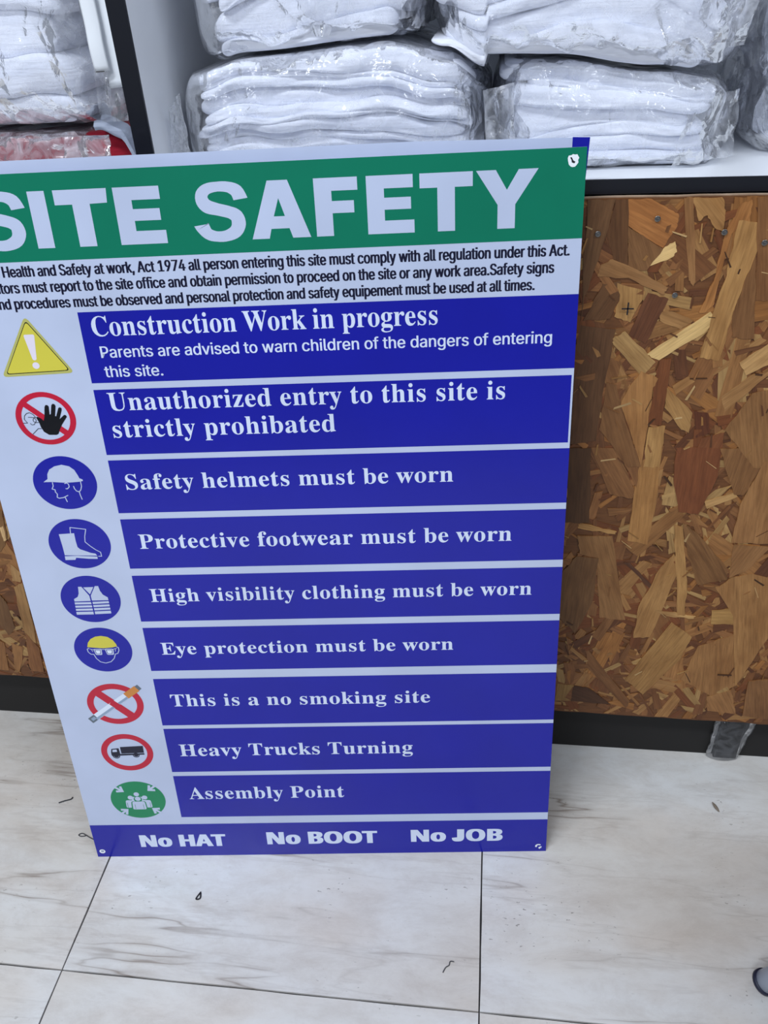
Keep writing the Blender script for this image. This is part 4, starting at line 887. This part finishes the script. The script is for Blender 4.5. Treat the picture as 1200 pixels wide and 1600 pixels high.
flat('cap', [[[(54.6, 337.6), (56.4, 343.6), (60.4, 348.6), (66.4, 351.8), (73.4, 352.8), (80.6, 351.2), (86.0, 346.8), (88.8, 341.2), (89.4, 338.0), (84, 336.6), (73, 335.6), (62, 336.6)]]], .24, M_YELLOW, pg)
def goggle(x0, x1, s): return [roundpoly([(x0, 334.8), (x1, 334.8), (x1-s*1.6, 326.4), (x0+1.6*(1-s)+.6, 326.4)], 1.6)]
flat('goggles', [goggle(60.9, 70.6, .3)+[roundpoly([(62.2, 333.6), (69.4, 333.6), (68.6, 327.7), (63.4, 327.7)], 1)], goggle(74.2, 84.4, .3)+[roundpoly([(75.5, 333.6), (83.1, 333.6), (82.0, 327.7), (76.4, 327.7)], 1)]]+stroke([(70.4, 334), (74.4, 334)], .8)+stroke([(61, 334), (57, 335)], .7)+stroke([(84.4, 334.2), (88.4, 335.2)], .7)+stroke([(58.6, 334.6), (59.8, 331)], .6)+stroke([(86.9, 334.8), (86.2, 331)], .6), .3, M_WHITE, pg)
flat('lens', [[roundpoly([(63, 332.9), (68.7, 332.9), (67.9, 328.3), (64, 328.3)], .8)], [roundpoly([(76.3, 332.9), (82.4, 332.9), (81.4, 328.3), (77, 328.3)], .8)]], .3, M_PAPER, pg)
# no smoking
pg = flat('pictogram', [ringpoly(71.6, 254.6, 34.0, 30.2, 26.0, 22.4), [[(56.4, 275.4), (49.4, 268.2), (84.6, 233.4), (92.2, 240.2)]]], .14, M_RED, sign)
pg['label'] = 'red no smoking ring with cigarette'
def cross_quad(a, b, wd, m, z, nm, t0=0, t1=1):
    dx, dy = b[0]-a[0], b[1]-a[1]; L = math.hypot(dx, dy); nx, ny = -dy/L*wd/2, dx/L*wd/2
    p = (a[0]+dx*t0, a[1]+dy*t0); q = (a[0]+dx*t1, a[1]+dy*t1)
    return flat(nm, [[[(p[0]+nx, p[1]+ny), (p[0]-nx, p[1]-ny), (q[0]-nx, q[1]-ny), (q[0]+nx, q[1]+ny)]]], z, m, pg)
ca, cb = (36.6, 229.8), (105.0, 279.8)
cross_quad(ca, cb, 9.0, M_PAPER, .20, 'cigarette', .1, .73)
p = cross_quad((ca[0]+1.4, ca[1]-2.2), (cb[0]+1.4, cb[1]-2.2), 3.2, M_GREYINK, .24, 'cigarette_shade', .1, .73)
cross_quad(ca, cb, 9.0, M_FILTER, .22, 'filter', .73, .95)
cross_quad(ca, cb, 7.4, M_ASH, .22, 'filter_end', .95, 1.0)
cross_quad(ca, cb, 8.6, M_ASH, .22, 'ash', 0, .12)
cross_quad(ca, cb, 4.0, M_GREYINK, .25, 'ash', .03, .10)
cross_quad((56.4-3.5+.0, 275.4-3.6), (92.2-3.8, 240.2-3.4), 8.6, M_RED, .28, 'ring_bar', .40, .70)
# lorry
pg = flat('pictogram', [ringpoly(72.2, 179.4, 32.3, 29.2, 24.9, 21.8)], .14, M_RED, sign)
pg['label'] = 'red ring with black lorry'
flat('lorry', [[[(64.6, 188.2), (93.4, 189.6), (93.0, 178.6), (64.6, 177.8)]], [[(63.2, 177.2), (93.2, 177.8), (93.2, 175.6), (60.6, 174.4), (54.6, 174.0), (52.0, 174.6), (52.0, 180.0), (53.4, 185.4), (62.6, 186.4)], [(54.4, 184.0), (59.8, 184.6), (59.9, 180.6), (53.8, 180.2)]], [ell(57.6, 174.0, 4.6, 3.9, 24), ell(57.6, 174, 3.4, 2.9, 24)], [ell(82.6, 174.8, 4.2, 3.6, 24), ell(82.6, 174.8, 3.2, 2.7, 24)], [ell(57.6, 174, 2.9, 2.4, 20)], [ell(82.6, 174.8, 2.7, 2.2, 20)]], .22, M_INK, pg)
# assembly point
pg = disc(72.0, 100.6, 35.2, 31.2, M_PGREEN, 'green disc with group of people and four arrows')
def person(x, y, s, wide=False):
    g = [[ell(x, y, 3.5*s, 3.4*s, 20)]]
    w_ = 7.6*s if wide else 7.0*s
    g.append([roundpoly([(x-w_, y-4.4*s), (x+w_, y-4.4*s), (x+w_+.8*s, y-17.2*s), (x-w_-.8*s, y-17.2*s)], 2.4*s)])
    return g
flat('people', person(71.2, 110.2, 1.0), .2, M_WHITE, pg)
flat('people', [[ell(71.8, 101.6, 5.4, 5.2, 20)], [roundpoly([(62.4, 98.4), (81.2, 98.4), (82.2, 84.2), (61.2, 84.2)], 3)]], .24, M_PGREEN, pg)
for x in (62.6, 81.0):
    flat('people', person(x, 104.6, 1.0), .22, M_WHITE, pg)
flat('people', person(71.8, 102.6, 1.06, True), .3, M_WHITE, pg)
flat('people_gap', stroke([(66.6, 93), (66.4, 85)], .5)+stroke([(77.2, 93), (77.4, 85)], .5)+stroke([(57.2, 96), (57.0, 88)], .5)+stroke([(86.4, 96), (86.6, 88)], .5), .34, M_PGREEN, pg)
def arrow(x, y, ang, s=1.0):
    c, q = math.cos(ang), math.sin(ang)
    P = [(0, 0), (-9, 5.4), (-6.4, 1.8), (-15, 1.8), (-15, -1.8), (-6.4, -1.8), (-9, -5.4)]
    P = [(0, 0), (-2, 8), (-5, 4.4), (-5.8, 1.6), (-14.5, 1.6), (-14.5, -1.6), (-5.8, -1.6), (-5, -4.4), (-2, -8)]
    P = [(0, 0), (-7.6, 6.6), (-9.6, 4.0), (-6.6, 1.5), (-14.6, 1.5), (-14.6, -1.5), (-6.6, -1.5), (-9.6, -4.0), (-7.6, -6.6)]
    return [[(x+(a*c-b*q)*s, y+(a*q+b*c)*s) for a, b in P]]
flat('arrows', [arrow(56.2, 114.4, math.radians(-38)), arrow(86.6, 115.6, math.radians(218)), arrow(56.6, 85.2, math.radians(38)), arrow(87.4, 86.2, math.radians(142))], .2, M_WHITE, pg)
# nail holes and scuffs
def blob(x, y, r, seed, n=14, k=.35): return [(x+r*math.cos(2*math.pi*i/n)*(1+k*noise.noise((i*1.7, seed, 0))), y+r*math.sin(2*math.pi*i/n)*(1.1+k*noise.noise((i*1.3, seed, 5)))) for i in range(n)]
h = flat('nail_hole', [[blob(582.2, 831.3, 4.8, 2.2, 16, .5)]], .3, M_TORN, sign, False)
flat('tear', [[[(579.8, 833.6), (581.2, 833.8), (582.6, 831.2), (584.6, 830.0), (583.6, 828.8), (581.4, 829.6), (581.0, 831.6)]]], .36, M_HOLE, h, False)
h = flat('nail_hole', [[ell(7.8, 10.0, 4.0, 3.6, 20)]], .3, M_TORN, sign, False)
flat('tear', [[ell(8.0, 10.4, 2.3, 1.6, 16)]], .36, M_GREYINK, h, False)
h = flat('nail_hole', [[arc(584.0, 9.4, 4.2, 3.6, 40, 215, 10)+arc(584.4, 9.2, 2.2, 1.9, 215, 40, 10)], [[(584.4, 7.6), (588.2, 9.2), (588.0, 6.4), (586.4, 5.6), (586, 4.0), (584.2, 5.6)]]], .3, M_TORN, sign, False)

# the second sheet standing behind it
sign2 = tag(empty('safety_sign'), 'white sheet with blue side strip showing just behind the top edge of the green sign', 'sign')
v2 = (nn*math.sin(LEAN+math.radians(.35))+Vector((0, 0, math.cos(LEAN+math.radians(.35)))))
A2 = A+e*.0004-(e.cross(v))*.0040; A2.z = .0006
sign2.matrix_world = frame(A2, e, v2)
b2 = sheet('board', 594, 850.5, 2.6, 4, 16, M_WHITE, sign2)
for q in b2.data.vertices:                               # right edge cut slightly askew near the top
    t = max(0, (q.co.y-.790)/.0605)
    if q.co.x > .593: q.co.x += .0035*t; q.co.y -= .0030*(t > .99)
flat('side_strip', [[[(577.4, 0), (594, 0), (594, 790), (597.4, 847.4), (582.4, 848.2)]]], .12, M_BLUE, sign2, False)

# ------------------------------------------------------------------ small things on the floor
stool = tag(empty('stool', (.60, .30, 0)), 'white round leg with dark rubber foot at the lower right edge, of a stool', 'stool')
for k in range(4):
    c, s = math.cos(math.pi/2*k), math.sin(math.pi/2*k)
    f = Vector((-.278*c-.197*s, -.278*s+.197*c, 0)); t = Vector((-.080*c-.117*s, -.080*s+.117*c, .445)); d = (t-f).normalized()
    lg = link('leg', tube_mesh('leg', [f+d*.0085, f+d*.2, t], .0125, 24), M_PIPE, stool)
    link('rubber_foot', tube_mesh('rubber_foot', [f+d*.0062, f+d*.0072, f+d*.0115, f+d*.0120], [.0122, .0140, .0140, .0126], 24), M_RUBBER, lg)
V = []; F = []; n = 40; prof = [(.0, .462), (.15, .462), (.166, .459), (.172, .452), (.170, .445), (.15, .440), (.0, .440)]
for rr, z in prof:
    for k in range(n): V.append((rr*math.cos(2*math.pi*k/n), rr*math.sin(2*math.pi*k/n), z))
for a in range(len(prof)-1):
    for k in range(n): F.append((a*n+k, (a+1)*n+k, (a+1)*n+(k+1) % n, a*n+(k+1) % n))
link('seat', mesh('seat', V, F, True), M_PIPE, stool)
def thread(name, pts, r, label, cat, m):
    P = []; n = len(pts)
    for i in range(n-1):
        for k in range(5):
            t = k/5; q = [Vector(pts[max(i-1, 0)]), Vector(pts[i]), Vector(pts[i+1]), Vector(pts[min(i+2, n-1)])]
            a, b, c, dd = q; P.append(.5*((2*b)+(c-a)*t+(2*a-5*b+4*c-dd)*t*t+(3*b-3*c+dd-a)*t**3))
    P.append(Vector(pts[-1])); o0 = P[0].copy(); o0.z = r
    o = link(name, tube_mesh(name, [Vector((p.x-o0.x, p.y-o0.y, p.z)) for p in P], r, 6), m); o.location = (o0.x, o0.y, r)
    return tag(o, label, cat)
thread('wire_bit', [(-.5090, .6052, 0), (-.5220, .6098, 0), (-.5345, .6150, 0), (-.5392, .6125, 0), (-.5350, .6105, 0), (-.5290, .6118, 0)], .0007, 'thin looped dark wire sticking out by the lower left corner of the sign', 'wire', M_THREAD)
thread('thread_scrap', [(-.5901, .6593, 0), (-.583, .6632, 0), (-.5752, .6665, 0), (-.574, .6700, 0)], .0009, 'short dark thread on the tiles at the left of the sign', 'thread', M_THREAD)
thread('thread_scrap', [(-.0329, .4761, 0), (-.0300, .4820, 0), (-.0262, .4850, 0), (-.0250, .4895, 0), (-.0205, .4895, 0)], .0006, 'curled grey thread on the tiles near the right hand joint', 'thread', M_THREAD)
o = thread('plastic_scrap', [(-.3455, .5470, 0), (-.3490, .5375, 0), (-.3440, .5385, 0), (-.3452, .5455, 0)], .0009, 'tiny black bent plastic scrap on the tile below No HAT', 'scrap', M_HOLE)
V = []; F = []; n = 12; L = 10
for i in range(L+1):
    t = i/L; r = .0022*math.sin(math.pi*min(max(t, .03), .97))**.7
    for k in range(n):
        a = 2*math.pi*k/n; V.append(((t-.5)*.016, r*math.cos(a), max(r*.7*math.sin(a)+.0015, 0)))
for i in range(L):
    for k in range(n): F.append((i*n+k, i*n+(k+1) % n, (i+1)*n+(k+1) % n, (i+1)*n+k))
F.append(tuple(range(n-1, -1, -1))); F.append(tuple(L*n+k for k in range(n)))
o = link('seed_husk', mesh('seed_husk', V, F, True), M_STRAW); o.location = (.3225, .7273, 0); o.rotation_euler = (0, 0, math.radians(112))
tag(o, 'small brown seed husk on the tiles right of the sign', 'husk')
